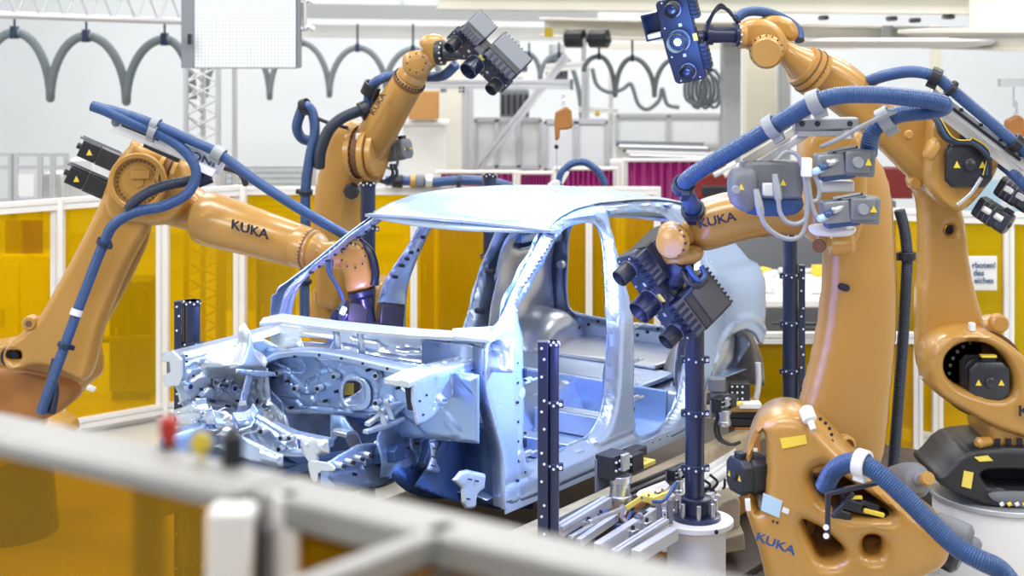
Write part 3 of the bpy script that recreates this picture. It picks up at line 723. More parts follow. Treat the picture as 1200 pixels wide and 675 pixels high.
def clamp_unit(px, py, d, label, s=1.0):
    """black clamping unit with a silver air cylinder"""
    p = W(px, py, d); t = thing('clamp_unit', label, 'clamp', p-V((0, 0, .13*s))); R = RC
    def bx(n, m_, o, sz, bev=.004): return MB().box(p+R@V(o)*s, [k*s for k in sz], R).build(n, m_, t, bev)
    bx('block', 'scanner_black', (0, .02, .03), (.13, .09, .1)); bx('block', 'scanner_black', (.12, .0, .02), (.09, .08, .075)); bx('jaw', 'black', (.2, .02, .04), (.09, .06, .04))
    bx('mounting_plate', 'motor_grey', (.08, .06, -.01), (.3, .012, .14)); bx('spacer', 'yellow_label', (.22, -.01, -.01), (.1, .06, .02)); bx('wing', 'steel', (.0, -.045, .05), (.05, .02, .07))
    MB().lathe(p+R@V((.0, -.02, -.13))*s, (0, 0, 1), [(0, .045*s), (.01*s, .05*s), (.035*s, .05*s), (.035*s, .043*s), (.09*s, .043*s), (.09*s, .05*s), (.12*s, .05*s)], 24).build('cylinder', 'steel', t, .002)
    m = MB()
    for k in range(10): q = p+R@V((-.05+.03*(k % 5), -.027-.001*(k//5), .02+.035*(k//5)))*s; m.cyl(q, q+R@V((0, -.008, 0))*s, .005*s, seg=8)
    m.build('bolt', 'white', t)
    return t
clamp_unit(722, 553, 7.9, 'black clamping unit with silver cylinder under the near sill', 1.2)
clamp_unit(846, 478, 9.2, 'black clamping unit with silver cylinder ahead of the rear wheel arch', .8)
clamp_unit(792, 560, 8.1, 'small black clamping unit by the dark blue column', .6)

def lbar(a, b_, d0, d1, w, h, name, label, m, cat, group=None, parent=None):
    A, B = W(*a, d0), W(*b_, d1); o = MB(); profile(o, A, B, w) if h is None else o.bar(A, B, h, w, (0, 0, 1))
    o = o.build(name, m, parent, .003 if h else 0)
    if parent is None: tag(o, label, cat, group)
    return o
# linear units and brackets in the near pit
t = thing('linear_slide', 'silver linear slide rising toward the orange bracket', 'slide', W(710, 640, 7.4))
lbar((655, 622), (712, 588), 7.35, 7.7, .05, None, 'rail', '', 'alu', '', parent=t)
lbar((678, 636), (722, 606), 7.3, 7.6, .04, .03, 'carriage', '', 'alu', '', parent=t)
lbar((668, 630), (700, 612), 7.3, 7.5, .02, .02, 'guide', '', 'steel', '', parent=t)
t = thing('linear_slide', 'white linear slide right below the black valve block', 'slide', W(750, 640, 7.4))
lbar((700, 645), (766, 603), 7.2, 7.7, .07, .04, 'carriage', '', 'alu', '', parent=t)
lbar((720, 650), (780, 612), 7.2, 7.6, .04, None, 'rail', '', 'alu', '', parent=t)
lbar((745, 652), (790, 625), 7.2, 7.5, .06, .05, 'end_block', '', 'alu', '', parent=t)
lbar((690, 612), (730, 596), 7.3, 7.5, .02, .02, 'guide', '', 'steel', '', parent=t)
t = thing('angled_bracket', 'orange yellow angled bracket plate beside the round pedestal', 'bracket', W(745, 605, 7.75))
pl = [(729, 603), (752, 588), (768, 592), (783, 583), (781, 577), (766, 583), (752, 580), (728, 596)]
MB().prism([W(x, y, 7.75) for x, y in pl], (.03, .06, 0)).build('plate', 'yellow_label', t, .003)
MB().prism([W(x, y, 7.8) for x, y in ((750, 586), (782, 573), (776, 567), (745, 579))], (.02, .06, .0)).build('top_plate', 'white', t, .003)
m = MB()
for k in range(4): q = W(752+k*8, 583-k*3, 7.74); m.cyl(q, q+V((0, -.008, 0)), .007, seg=8)
m.build('bolt', 'motor_grey', t)
t = thing('valve_block', 'small black valve block under the orange bracket', 'valve', W(757, 612, 7.6))
MB().bar(W(748, 606, 7.6), W(768, 599, 7.8), .06, .05, (0, 0, 1)).build('body', 'black', t, .005)
MB().lathe(W(750, 605, 7.57), (-.5, -1, 0), [(0, .02), (.03, .02), (.03, .013), (.045, .013)], 18).build('fitting', 'motor_grey', t)
MB().tube(spline([W(*q, 7.55) for q in ((734, 612), (729, 606), (732, 598), (728, 592))], 6), .012, 8).build('hose', 'steel', t)
t = thing('upright_bracket', 'grey upright bracket with bolts left of the round pedestal', 'bracket', W(775, 640, 7.7))
for x, y0, y1, m_ in ((771, 588, 640, 'motor_grey'), (778, 596, 645, 'alu'), (785, 584, 612, 'motor_grey')):
    d = 7.72; p, q = W(x-3, y0, d), W(x+3, y1, d); MB().box((p+q)/2, (q.x-p.x, .06, p.z-q.z)).build('plate', m_, t, .003)
m = MB()
for k in range(5): q = W(779, 603+k*8, 7.68); m.cyl(q, q+V((0, -.006, 0)), .005, seg=8)
m.build('bolt', 'ink', t)
t = thing('round_bar', 'dark rods lying across the pit toward the rear', 'rods', W(760, 570, 8.2))
for k in range(3): MB().cyl(W(722, 585-k*4, 7.9), W(800, 552-k*4, 8.5), .012, seg=10).build('rod', ('black', 'steel', 'black')[k], t)
t = thing('brown_plate', 'brown tool plate lying beside the silver cylinder', 'plate', W(725, 598, 7.9))
MB().prism([W(*q, dd) for q, dd in (((710, 601), 7.8), ((735, 600), 7.8), ((757, 586), 8.2), ((742, 583), 8.3))], (0, 0, -.03)).build('plate', 'brown_orange', t, .004)
MB().prism([W(*q, dd) for q, dd in (((742, 581), 8.1), ((765, 575), 8.3), ((752, 571), 8.5), ((738, 575), 8.3))], (0, 0, -.03)).build('plate', 'motor_grey', t, .004)
tag(MB().prism([W(*z_) for z_ in ((655, 606, 7.75), (703, 582, 8.05), (710, 590, 8.0), (662, 618, 7.7))], (0, 0, -.06)).build('dark_gap_strip', 'black', bev=.005), 'black strip put in as the dark gap below the tan support beam', 'strip')  # black strip added for the shaded gap below the beam
for k, (px, py, d) in enumerate(((690, 618, 7.5), (704, 610, 7.6), (742, 628, 7.45), (758, 619, 7.55))):
    u_ = thing('sensor_block', ['small silver block on the left linear slide, nearest the camera', 'small silver block on the left linear slide, farther one', 'small silver block on the right linear slide, nearest the camera', 'small silver block on the right linear slide, farther one'][k], 'sensor', W(px, py, d), 'silver blocks on the slides')
    MB().box(W(px, py, d)+V((0, 0, .015)), (.05, .04, .035), Matrix.Rotation(.7, 3, 'Z')).build('body', 'steel', u_, .004)
    MB().cyl(W(px, py, d)+V((0, 0, .03)), W(px, py, d)+V((0, 0, .05)), .009).build('knob', 'ink', u_)
for k, (a_, b3) in enumerate((((702, 604), (716, 590)), ((722, 616), (742, 596)), ((765, 588), (792, 566)))):
    tag(MB().tube(spline([W(*a_, 7.55), W((a_[0]+b3[0])/2, a_[1]-2, 7.6), W(*b3, 7.8)], 8), .009, 8).build('air_line', 'ink_blue'), ['dark blue air line at the left linear slide', 'dark blue air line beside the orange bracket', 'dark blue air line behind the upright bracket'][k], 'hose', 'dark blue air lines in the pit')
# rear right pit: white profile beams and cable clutter
for k, (a, b_, lb) in enumerate((((770, 598), (870, 520), 'white profile beam behind the dark blue marker column, nearest the car'), ((800, 590), (880, 532), 'white profile beam between marker column and rear clamps'), ((835, 590), (890, 545), 'short white profile beam beside the robot motor'))):
    lbar(a, b_, 8.5, 9.6, .09, None, 'profile_beam', lb, 'white', 'beam')
random.seed(11)
for k in range(4):
    px = 822+k*9; pts = [W(px+random.uniform(-12, 12), 560+i*9+random.uniform(-4, 4), 8.6) for i in range(5)]
    tag(MB().tube(spline(pts, 8), .008, 6).build('loose_cable', 'black'), 'thin black loose cable right of the dark blue marker column', 'cable', 'loose black cables by the pedestal')
t = thing('support_block', 'tan cast block right of the round pedestal', 'block', W(855, 640, 8.3))
MB().prism([W(*q, 8.4) for q in ((838, 640), (838, 598), (846, 588), (862, 582), (868, 588), (866, 640))], (0, .2, 0)).build('body', 'beam_cream', t, .01)
MB().prism([W(*q, 8.3) for q in ((834, 652), (834, 636), (872, 624), (874, 645))], (0, .25, 0)).build('foot', 'beam_cream', t, .008)
t = thing('lift_unit', 'black stepped lifting unit with brass top below the rear wheel arch', 'lift', W(872, 520, 9.6))
for y0, y1, x0, x1, m_ in ((476, 482, 856, 892, 'brass'), (482, 489, 848, 898, 'black'), (490, 498, 845, 902, 'scanner_black'), (500, 540, 860, 890, 'brown_orange')):
    d = 9.6; p, q = W(x0, y0, d), W(x1, y1, d); MB().box((p+q)/2+V((0, .1, 0)), (q.x-p.x, .25, p.z-q.z)).build('stage', m_, t, .004)
MB().box(W(866, 460, 9.62), (.13, .08, .13)).build('block', 'scanner_black', t, .005)
m = MB()
for i in range(3):
    for j in range(3): q = W(858+i*6, 453+j*7, 9.57); m.cyl(q, q+V((0, -.006, 0)), .007, seg=8)
m.build('bolt', 'white', t)
MB().box(W(878, 474, 9.55), (.14, .1, .03)).build('top_plate', 'white', t, .003)
MB().lathe(W(840, 482, 9.3), (0, 0, 1), [(0, .03), (.02, .04), (.12, .04), (.13, .055), (.2, .055)], 20).build('cylinder', 'motor_grey', t)
for k in range(2): MB().tube(spline([W(*q, 9.2) for q in ((842+k*3, 484), (838+k*4, 500), (842+k*4, 515), (856+k*3, 521), (868, 518))], 8), .009, 8).build('hose', 'black', t)
t = thing('crash_rod', 'white upright rod behind the lifting unit', 'rod', W(886, 470, 9.9))
MB().tube(spline([W(*q, 9.9) for q in ((888, 425), (889, 445), (887, 462), (884, 472))], 6), .02, 12).build('rod', 'white', t)
MB().ball(W(884, 472, 9.9), .025).build('ball_end', 'white', t)
# ---------------------------------------------------------------- the car body
def vs(z): return 0.0 if z < .8 else -(z-.8)*.45
def vsn(z): return np.where(z < .75, 0.0, -(z-.75)**1*.43)
def vss(z):
    # smooth shoulder
    return -.43*(.5*((z-.8)+math.sqrt((z-.8)**2+.004)))
CW_ = 1.80
car = thing('car_body', 'bare silver car body shell, coloured as under blue scanner light, without doors or wheels in the middle of the cell', 'car body', Cw(1.3, -.9, 0))
OUT = [(.335, -.005), (1.2, 0), (2.2, 0), (2.33, .05), (2.445, .19), (2.545, .335), (2.704, .469), (2.938, .513), (3.12, .457), (3.2, .36), (3.27, .36), (3.30, .72), (3.27, .88), (3.17, 1.0), (3.02, 1.16), (2.9, 1.25), (2.66, 1.325), (2.35, 1.375), (2.09, 1.395), (1.67, 1.41), (1.42, 1.40), (1.23, 1.367), (1.067, 1.314), (.75, 1.13), (.5, .975), (.36, .90), (.24, .90), (.15, .80), (.16, .64), (.24, .45), (.315, .28), (.325, .1)]
FD = [(.655, .994), (.84, 1.09), (1.022, 1.182), (1.202, 1.286), (1.356, 1.318), (1.517, 1.317), (1.60, 1.30), (1.612, 1.22), (1.524, 1.044), (1.402, .839), (1.375, .6), (1.36, .40), (1.30, .255), (1.19, .185), (1.0, .175), (.823, .172), (.62, .171), (.555, .21), (.55, .5), (.555, .80), (.575, .92)]
RD = [(1.665, .85), (1.65, .5), (1.655, .19), (1.69, .08), (1.82, .05), (1.99, .075), (2.12, .13), (2.2, .22), (2.26, .4), (2.36, .60), (2.46, .85), (2.5, 1.08), (2.44, 1.24), (2.32, 1.302), (2.033, 1.328), (1.85, 1.335), (1.74, 1.33), (1.735, 1.28), (1.70, 1.08)]
def top_z(u): 
    T = [(.5, .975), (.75, 1.13), (1.067, 1.314), (1.23, 1.367), (1.42, 1.40), (1.67, 1.41), (2.09, 1.395), (2.35, 1.375), (2.66, 1.325), (2.9, 1.25), (3.02, 1.16), (3.3, .8)]
    return float(np.interp(u, [a for a, _ in T], [b for _, b in T]))
def side_relief(P, dh, do):
    off = .042*(1-sstep(dh, .018, .05))+.012*(1-sstep(dh, .05, .085))
    off += np.where(P[:, 1] > .9, .05*(1-sstep(do, 0, .07))**2, .010*(1-sstep(do, .0, .012)))
    # swage along the rocker and a crease at the shoulder
    off += .014*sstep(P[:, 1], .10, .115)*(1-sstep(P[:, 1], .125, .14))*(P[:, 0] < 2.2)
    # groove in the hinge pillar
    g = np.abs(P[:, 0]-(.40+.06*np.sin((.8-P[:, 1])*2.2)))
    off += .014*(1-sstep(g, .0, .016))*(P[:, 1] < .78)*(P[:, 0] < .55)
    # door skin seam round the wheel arch
    r = np.hypot(P[:, 0]-2.95, (P[:, 1]-.08)*.95)
    off -= .016*(1-sstep(np.abs(r-.47), 0, .03))*(P[:, 0] > 2.3)
    # crease lines on the rear quarter
    off = off+.016*sstep(P[:, 1], .885, .93)*sstep(P[:, 0], 2.55, 2.7)
    return off
for nm, sgn in (('side_panel', 1), ('side_panel', -1)):
    if sgn == 1: mp = lambda p, q, o: Cw(p, vss(q)-o, q)
    else: mp = lambda p, q, o: Cw(p, -CW_-vss(q)+o, q)
    OO = OUT if sgn == 1 else [(.50, .0)]+OUT[1:25]+[(.42, .95), (.46, .86), (.50, .6)]
    o = press(nm, OO, [FD, RD] if sgn == 1 else [[(max(a, .60), b) for a, b in FD], RD], mp, 'car' if sgn == 1 else 'car', car, .018, side_relief, .006)
    plab(o, 'outer side frame with two door openings' if sgn == 1 else 'far side frame with two door openings')
    # inner reinforcement skin
    ins = lambda P, dh, do: .0*dh
    mp2 = (lambda p, q, o: Cw(p, vss(q)-.085-o, q)) if sgn == 1 else (lambda p, q, o: Cw(p, -CW_-vss(q)+.085+o, q))
    def inner_relief(P, dh, do): return -.035*(1-sstep(dh, .012, .045))+.012*np.sin(P[:, 0]*19)*np.sin(P[:, 1]*17)
    sh = lambda L, c: L
    press('inner_panel', [(max(a, .46), b if b > .03 else b+.02) for a, b in OUT], [FD, RD], mp2, 'car_blue' if sgn == 1 else 'car', car, .024, inner_relief, .004)
# roof skin
m = MB(); NU, NV = 46, 34; R_ = []
for i in range(NU+1):
    row = []
    for j in range(NV+1):
        s = j/NV; bow = 4*s*(1-s)
        u0 = 1.07-.09*bow; u1 = 2.98+.06*bow; u = u0+(u1-u0)*i/NU
        zt = top_z(u); v0 = vss(zt)-.03; v1 = -CW_-vss(zt)+.03; v = v0+(v1-v0)*s
        z = zt+.004+.038*bow**.8+.006*bow*math.sin(PI*i/NU)
        groove = max(0, 1-abs(min(s, 1-s)-.045)/.018); z -= .008*groove
        if i == 0: z -= .02
        row.append(m.bm.verts.new(Cw(u, v, z)))
    R_.append(row)
for i in range(NU):
    for j in range(NV): m.bm.faces.new((R_[i][j], R_[i+1][j], R_[i+1][j+1], R_[i][j+1]))
plab(m.build('roof_panel', 'car_roof', car, solid=.006, ang=60), 'plain curved silver roof skin')
# header rail under the front edge and bows
def cross_beam(name, u, z, w, h, mt='car', bow=.05, v0=-.22, v1=-1.58, ub=-.09):
    A = []; n = 20
    for k in range(n+1):
        s = k/n; b4 = 4*s*(1-s); c = (u+ub*b4, v0+(v1-v0)*s, z+bow*b4)
        A.append([Cw(c[0]+x, c[1], c[2]+y) for x, y in ((-w/2, -h*.1), (-w/2, h/2), (w/2, h/2), (w/2, -h/2), (w*.1, -h/2))])
    mm = MB(); mm.rings(A); return mm.build(name, mt, car, .003)
cross_beam('header_rail', 1.12, 1.305, .10, .03, 'car', .03)
cross_beam('roof_bow', 1.75, 1.365, .07, .02, 'car', .03, ub=0); cross_beam('roof_bow', 2.4, 1.34, .07, .02, 'car', .03, ub=0)
cross_beam('rear_header_rail', 2.98, 1.19, .12, .05, 'car', .03, ub=.06)
# tailgate frame
RO = [(-.08, .05), (-.08, .85), (-.2, 1.05), (-.33, 1.2), (-.9, 1.245), (-1.47, 1.2), (-1.6, 1.05), (-1.72, .85), (-1.72, .05)]
RH = [(-.28, .48), (-.3, .95), (-.42, 1.12), (-.9, 1.16), (-1.36, 1.12), (-1.48, .95), (-1.5, .5), (-1.42, .42), (-.36, .42)]
press('tailgate_frame', RO, [RH], lambda p, q, o: Cw(3.20-.28*max(0, q-.85)+o, p, q), 'car', car, .03, lambda P, dh, do: -.05*(1-sstep(dh, .015, .05)), .006)
# rear inner quarter walls and wheelhouses
for sgn in (1, -1):
    vv = (lambda v: v) if sgn == 1 else (lambda v: -CW_-v)
    Q = [(2.3, .1), (2.42, .55), (2.52, .95), (2.5, 1.15), (2.9, 1.18), (3.15, .95), (3.2, .1)]
    Hh = [(2.62, .93), (2.6, 1.1), (2.8, 1.12), (2.92, 1.02), (2.86, .93)]
    press('quarter_inner', Q, [Hh], (lambda p, q, o: Cw(p, vss(q)-.17-o, q)) if sgn == 1 else (lambda p, q, o: Cw(p, -CW_-vss(q)+.17+o, q)), 'car_silver', car, .028,
          lambda P, dh, do: .02*np.sin(P[:, 0]*13)*np.sin(P[:, 1]*11)-.03*(1-sstep(dh, .01, .04)), .005)
    m = MB(); A = []
    for k in range(25):
        a = PI*k/24; A.append([Cw(2.95-.41*math.cos(a)*f_, vv(v_), .06+.43*math.sin(a)*f_) for v_, f_ in ((-.05, 1.0), (-.2, 1.0), (-.33, .96), (-.42, .84), (-.43, .4), (-.05, .4))])
    # open shell: only the outer skin of the arch
    va = [[m.bm.verts.new(p) for p in r[:5]] for r in A]
    for a_, b2 in zip(va, va[1:]):
        for k in range(4): m.bm.faces.new((a_[k], b2[k], b2[k+1], a_[k+1]))
    plab(m.build('wheelhouse', 'car_silver', car, solid=.005, ang=60), 'rounded silver rear wheelhouse')
# dark filling plates in the near rear arch
press('arch_liner', [(2.45, .05), (2.5, .3), (2.7, .44), (2.95, .49), (3.15, .42), (3.22, .1), (3.22, -.02), (2.9, -.02), (2.85, .05)], [], lambda p, q, o: Cw(p, -.24+o, q), 'motor_grey', car, .03, lambda P, dh, do: .02*np.sin(P[:, 0]*25), .005)
# floor pan, tunnel, seat members
def floor_relief(P, dh, do):
    u, v = P[:, 0], P[:, 1]; tun = .17*(1-sstep(np.abs(v+.9), .10, .19))*(u < 2.2)
    r = .012*sstep(np.sin(u*14)*np.sin(v*11+1), .2, .5)
    return tun+r+.16*sstep(u, 2.15, 2.3)
press('floor_panel', [(.3, -1.68), (.3, -.1), (3.2, -.1), (3.2, -1.68)], [], lambda p, q, o: Cw(p, q, .035+o), 'car', car, .035, floor_relief, .004, 0)
def cb(name, u0, u1, v0, v1, z0, z1, mt='car', bev=.01):
    m = MB(); cbox(m, (u0+u1)/2, (v0+v1)/2, (z0+z1)/2, abs(u1-u0), abs(v1-v0), abs(z1-z0)); return m.build(name, mt, car, bev, 3)
for v0, v1 in ((-.72, -.12), (-1.68, -1.08)):
    cb('seat_member', 1.08, 1.2, v0, v1, .04, .15); cb('seat_member', 1.62, 1.74, v0, v1, .04, .17)
cb('heel_board', 2.16, 2.19, -1.68, -.12, .04, .24, 'car_blue', .004)
cb('rear_seat_panel', 2.18, 2.62, -1.5, -.3, .22, .25, 'car', .01)
cb('luggage_floor', 2.6, 3.2, -1.4, -.45, .25, .28, 'car_silver', .01)
m = MB()
for v_ in (-.35, -.5, -1.2, -1.35):
    for z_ in (.1, .18): m.cyl(Cw(2.158, v_, z_), Cw(2.150, v_, z_), .014, seg=12)
m.build('floor_hole', 'hole', car)
m = MB()
for u_, v_ in ((.8, -.4), (.95, -.55), (1.4, -.35), (1.45, -.6), (1.9, -.4), (1.95, -.6)): m.lathe(Cw(u_, v_, .045), (0, 0, 1), [(0, .05), (.012, .045), (.012, .03)], 20)
m.build('floor_boss', 'car_bright', car)
plab(MB().lathe(Cw(.98, -.3, .05), (0, 0, 1), [(0, .028), (.008, .026)], 18).build('floor_plug', 'brass', car), 'small tan plug')
# front end -----------------------------------------------------------
def pu(name, px, u, mt, relief=None, step=.022, holes=(), sl=0.0, rnd=1, th=.006):
    """pressed sheet across the car, outline given by pixels on the plane u"""
    f = lambda L: [c2(CP(x, y, u=u))[1:3] for x, y in L]
    return press(name, f(px), [f(h) for h in holes], lambda p, q, o: Cw(u+o+sl*(q-.5), p, q), mt, car, step, relief, th, rnd)
def pv(name, px, v, mt, relief=None, step=.022, holes=(), sl=0.0, rnd=1, th=.006):
    f = lambda L: [(c2(CP(x, y, v=v))[0], c2(CP(x, y, v=v))[2]) for x, y in L]
    return press(name, f(px), [f(h) for h in holes], lambda p, q, o: Cw(p, v-o+sl*(q-.5), q), mt, car, step, relief, th, rnd)
def pz(name, px, z, th, mt, bev=.003):
    A = [CP(x, y, z=z) for x, y in px]; return MB().prism(A, (0, 0, -th)).build(name, mt, car, bev)
def stamp(a, b, c=0, amp=.014, lines=(), plane=None, gw=.009, gd=.012):
    """pressed fields, rolled hole edges and traced swage lines"""
    L = []
    for ln in lines: L.append([((q[1] if plane[0] == 'u' else q[0]), q[2]) for q in (c2(CP(x, y, **{plane[0]: plane[1]})) for x, y in ln)])
    def f(P, dh, do):
        s = np.sin(P[:, 0]*a+1.7*np.sin(P[:, 1]*b*.6+c))+np.sin(P[:, 1]*b+1.3*np.sin(P[:, 0]*a*.5+c))
        r = .75*amp*sstep(s, .15, .36)*sstep(do, .015, .03)*sstep(dh, .02, .04)
        s2 = np.sin(P[:, 0]*a*2.3+c*2+1.1*np.sin(P[:, 1]*b*1.7))*np.sin(P[:, 1]*b*2.1+c)
        r = r+amp*.18*sstep(s2, .45, .7)*sstep(do, .012, .02)
        r = r-.012*(1-sstep(do, .0, .010))
        for l in L: r = r-gd*(1-sstep(seg_dist(P, l, False), gw*.3, gw*1.3))
        return -r-.02*(1-sstep(dh, .0, .02))*(dh < 5)
    return f
def oval(cx, cy, rx, ry, n=14): return [(cx+rx*abs(math.cos(2*PI*k/n))**.7*math.copysign(1, math.cos(2*PI*k/n)), cy+ry*abs(math.sin(2*PI*k/n))**.7*math.copysign(1, math.sin(2*PI*k/n))) for k in range(n)]
# firewall
FL = [[(315, 430), (334, 430), (346, 434), (355, 433), (358, 428)], [(358, 458), (361, 446), (371, 443), (374, 433), (387, 431), (399, 440)], [(328, 464), (349, 467), (355, 474), (373, 476), (393, 479), (429, 482), (460, 488)], [(345, 452), (352, 462), (362, 464), (372, 460)], [(340, 436), (338, 446), (346, 452)], [(440, 430), (444, 450), (440, 470), (446, 484)], [(470, 450), (486, 462), (492, 480)]]
pu('firewall', [(306, 408), (400, 414), (500, 428), (560, 440), (560, 520), (470, 512), (440, 493), (400, 487), (336, 484), (326, 472), (309, 455)], .03, 'car_shaded', stamp(13, 17, .4, .012, FL, ('u', .03)), .011, [oval(415, 460, 13, 15), oval(456, 474, 5, 6)], rnd=0)
pu('toe_board', [(322, 465), (470, 485), (470, 560), (322, 540)], .30, 'car_deep', stamp(9, 14, 2, .02), .02, rnd=0)  # dark blue puts the shade of the recess into the sheet's colour
pu('firewall_frame', [(397, 440), (433, 442), (436, 482), (398, 480)], .012, 'car', None, .010, [oval(415, 460, 13.2, 15)], rnd=2)
pu('firewall_fold', [(305, 434), (312, 436), (314, 454), (330, 470), (335, 492), (329, 494), (322, 476), (307, 458)], -.02, 'car_blue', None, .012, rnd=0)
plab(MB().box(CP(409, 456, u=.10), (.05, .005, .06)).build('label', 'yellow_label', car), 'pale yellow paper label')
# cowl: bright strip at the windscreen base, plenum panel under it
A = [(308, 372), (330, 367), (400, 376), (480, 384), (568, 390), (572, 397), (480, 392), (400, 385), (330, 376), (304, 378)]
pz('cowl_strip', A, .885, .02, 'car_bright')
pz('cowl_corner', [(530, 385), (578, 382), (588, 391), (574, 398), (532, 393)], .90, .02, 'car_bright')
PL = [[(400, 399), (430, 404), (440, 412), (480, 414), (492, 406), (540, 410)], [(392, 408), (420, 414), (450, 420), (490, 424), (520, 420)], [(502, 412), (506, 420), (524, 420), (528, 411), (502, 411)], [(548, 414), (575, 418), (578, 430)]]
pu('plenum_panel', [(308, 381), (400, 390), (480, 397), (585, 404), (590, 440), (500, 436), (400, 419), (330, 412), (303, 425)], .14, 'car_bright', stamp(7, 22, 1, .010, PL, ('u', .14)), .011, [[(343, 396), (383, 400), (378, 413), (350, 409)]], .3, rnd=0)
for px in (392, 420): pu('plenum_strut', [(px-2, 386), (px+5, 387), (px+9, 418), (px+1, 416)], .07, 'car_bright', None, .02, rnd=0)
pu('plenum_back', [(322, 378), (600, 398), (600, 425), (322, 402)], .34, 'car', stamp(20, 10, 0, .01), .03, [[(345, 388), (385, 392), (385, 402), (348, 399)]], rnd=0)
# curved cross member over the firewall
A = spline([CP(x, y, u=-.02) for x, y in ((300, 437), (312, 424), (330, 415), (360, 412), (400, 417), (450, 428), (495, 438))], 6)
m = MB(); m.rings([[p+UD*a+ZD*b for a, b in ((-.03, -.022), (-.035, .008), (-.015, .020), (.04, .020), (.04, -.022))] for p in A]); m.build('cross_member', 'car', car, .004)
# far inner wing
AL = [[(215, 446), (230, 436), (239, 431), (244, 419), (266, 416), (278, 410)], [(222, 470), (240, 452), (262, 448), (280, 456)], [(212, 432), (222, 428), (236, 428)], [(251, 458), (262, 446), (270, 432), (282, 428)], [(204, 424), (225, 418), (250, 412)], [(224, 482), (240, 470), (268, 474), (290, 484)]]
pv('far_apron', [(304, 396), (270, 402), (240, 410), (206, 419), (197, 428), (199, 446), (208, 458), (212, 472), (224, 484), (300, 494), (334, 500), (338, 440), (322, 405)], -1.42, 'car_bright', stamp(11, 14, 2.2, .026, AL, ('v', -1.42), .010, .016), .011, [oval(252, 446, 2.6, 2)], .15, rnd=0)
m = MB(); A = [CP(x, y, v=-1.50) for x, y in ((326, 384), (280, 398), (236, 409), (200, 418))]
m.rings([[p+VD*a+ZD*b for a, b in ((-.07, -.03), (-.07, .012), (.03, .015), (.05, -.02))] for p in A]); m.build('upper_rail', 'car', car, .006)
pv('strut_tower', [(262, 420), (276, 407), (300, 404), (322, 414), (330, 440), (318, 462), (270, 452), (258, 436)], -1.24, 'car_bright', lambda P, dh, do: .16*(1-sstep(do, 0, .11)), .014, rnd=2)
q = CP(300, 420, v=-1.24); MB().lathe(q+V((0, 0, .0)), VD+ZD*1.2, [(-.02, .07), (.0, .065), (.006, .05), (.006, .02)], 24).build('strut_mount', 'car_bright', car)
# slender cast brace standing on the tower
Bp = [(289, 382), (296, 380), (300, 392), (302, 408), (309, 420), (318, 430), (322, 437), (300, 436), (282, 436), (276, 432), (281, 420), (286, 404), (287, 392)]
pv('tower_brace', Bp, -1.17, 'car_bright', lambda P, dh, do: .05*(1-sstep(do, 0, .035)), .010, rnd=1)
pv('tower_brace_foot', [(277, 432), (322, 436), (324, 441), (300, 442), (276, 437)], -1.15, 'car', None, .012, rnd=0)
studs('hole', [(293, 387)], ('v', -1.16), .010, 'hole', .01) if 0 else None
# vertical rib plates joining apron and firewall
pv('apron_rib', [(289, 438), (297, 438), (286, 490), (276, 490)], -1.20, 'car', None, .02, rnd=0)
pu('apron_plate', [(292, 436), (312, 432), (316, 470), (334, 488), (338, 503), (318, 500), (286, 488)], -.06, 'car_bright', stamp(24, 24, 0, .012, [[(300, 440), (298, 470), (304, 488)], [(308, 440), (310, 470), (322, 488)]], ('u', -.06)), .010, [oval(312, 475, 2.4, 3)], rnd=0)
# far headlamp bracket
pu('headlamp_bracket', [(190, 417), (203, 411), (213, 420), (214, 440), (210, 452), (194, 453), (191, 440), (200, 436), (199, 424), (190, 424)], -.70, 'car_bright', None, .010, rnd=0)
m = MB(); q = CP(201, 432, u=-.66); m.box(q+UD*.03, (.09, .05, .14), RC); m.build('headlamp_carrier', 'motor_grey', car, .008)
def path_beam(name, px, plane, w, h, mt='car', bev=.006):
    A = [CP(x, y, **{plane[0]: plane[1]}) for x, y in px]; S_ = []
    for i, p in enumerate(A):
        d = (A[min(i+1, len(A)-1)]-A[max(i-1, 0)]).normalized(); s = d.cross(ZD).normalized()
        S_.append([p+s*a*w/2+ZD*b*h/2 for a, b in ((-1, -1), (-1, .4), (-.6, 1), (.6, 1), (1, .4), (1, -1))])
    m = MB(); m.rings(S_); return m.build(name, mt, car, bev)
path_beam('chassis_leg', [(300, 489), (262, 500), (222, 514), (196, 524)], ('v', -1.25), .11, .12, 'car_shaded')
pu('radiator_support', [(200, 482), (212, 478), (224, 472), (240, 482), (262, 482), (270, 488), (268, 500), (246, 512), (210, 514), (201, 500), (206, 492)], -.55, 'car_bright', stamp(24, 26, 1, .02, [[(206, 486), (226, 482), (262, 488)], [(206, 500), (236, 496), (262, 504)]], ('u', -.55)), .010, [oval(252, 499, 8, 3)], rnd=0)
pu('radiator_support', [(262, 488), (300, 485), (322, 498), (345, 512), (350, 535), (318, 536), (292, 522), (270, 515), (258, 500)], -.38, 'car', stamp(16, 22, 3, .014, [[(268, 494), (300, 492), (324, 508), (344, 524)]], ('u', -.38)), .010, [oval(275, 505, 3, 3.4)], rnd=0)
pu('lower_crossbar', [(196, 512), (240, 500), (272, 506), (300, 520), (330, 534), (330, 548), (292, 540), (250, 524), (200, 528)], -.50, 'car', stamp(20, 30, 0, .012), .010, rnd=0)
path_beam('cross_piece', [(318, 500), (345, 512), (368, 517), (384, 520)], ('u', -.3), .10, .05)
path_beam('cross_piece', [(326, 527), (352, 530), (382, 528)], ('u', -.36), .07, .04)
pu('end_plate', [(350, 514), (383, 516), (384, 532), (372, 534), (372, 546), (364, 546), (352, 530)], -.42, 'car_bright', stamp(30, 20, 0, .01), .010, rnd=0)
pu('lower_tray', [(206, 515), (300, 520), (350, 545), (300, 560), (206, 540)], -.35, 'car_deep', stamp(20, 20, 0, .02), .02, rnd=0)
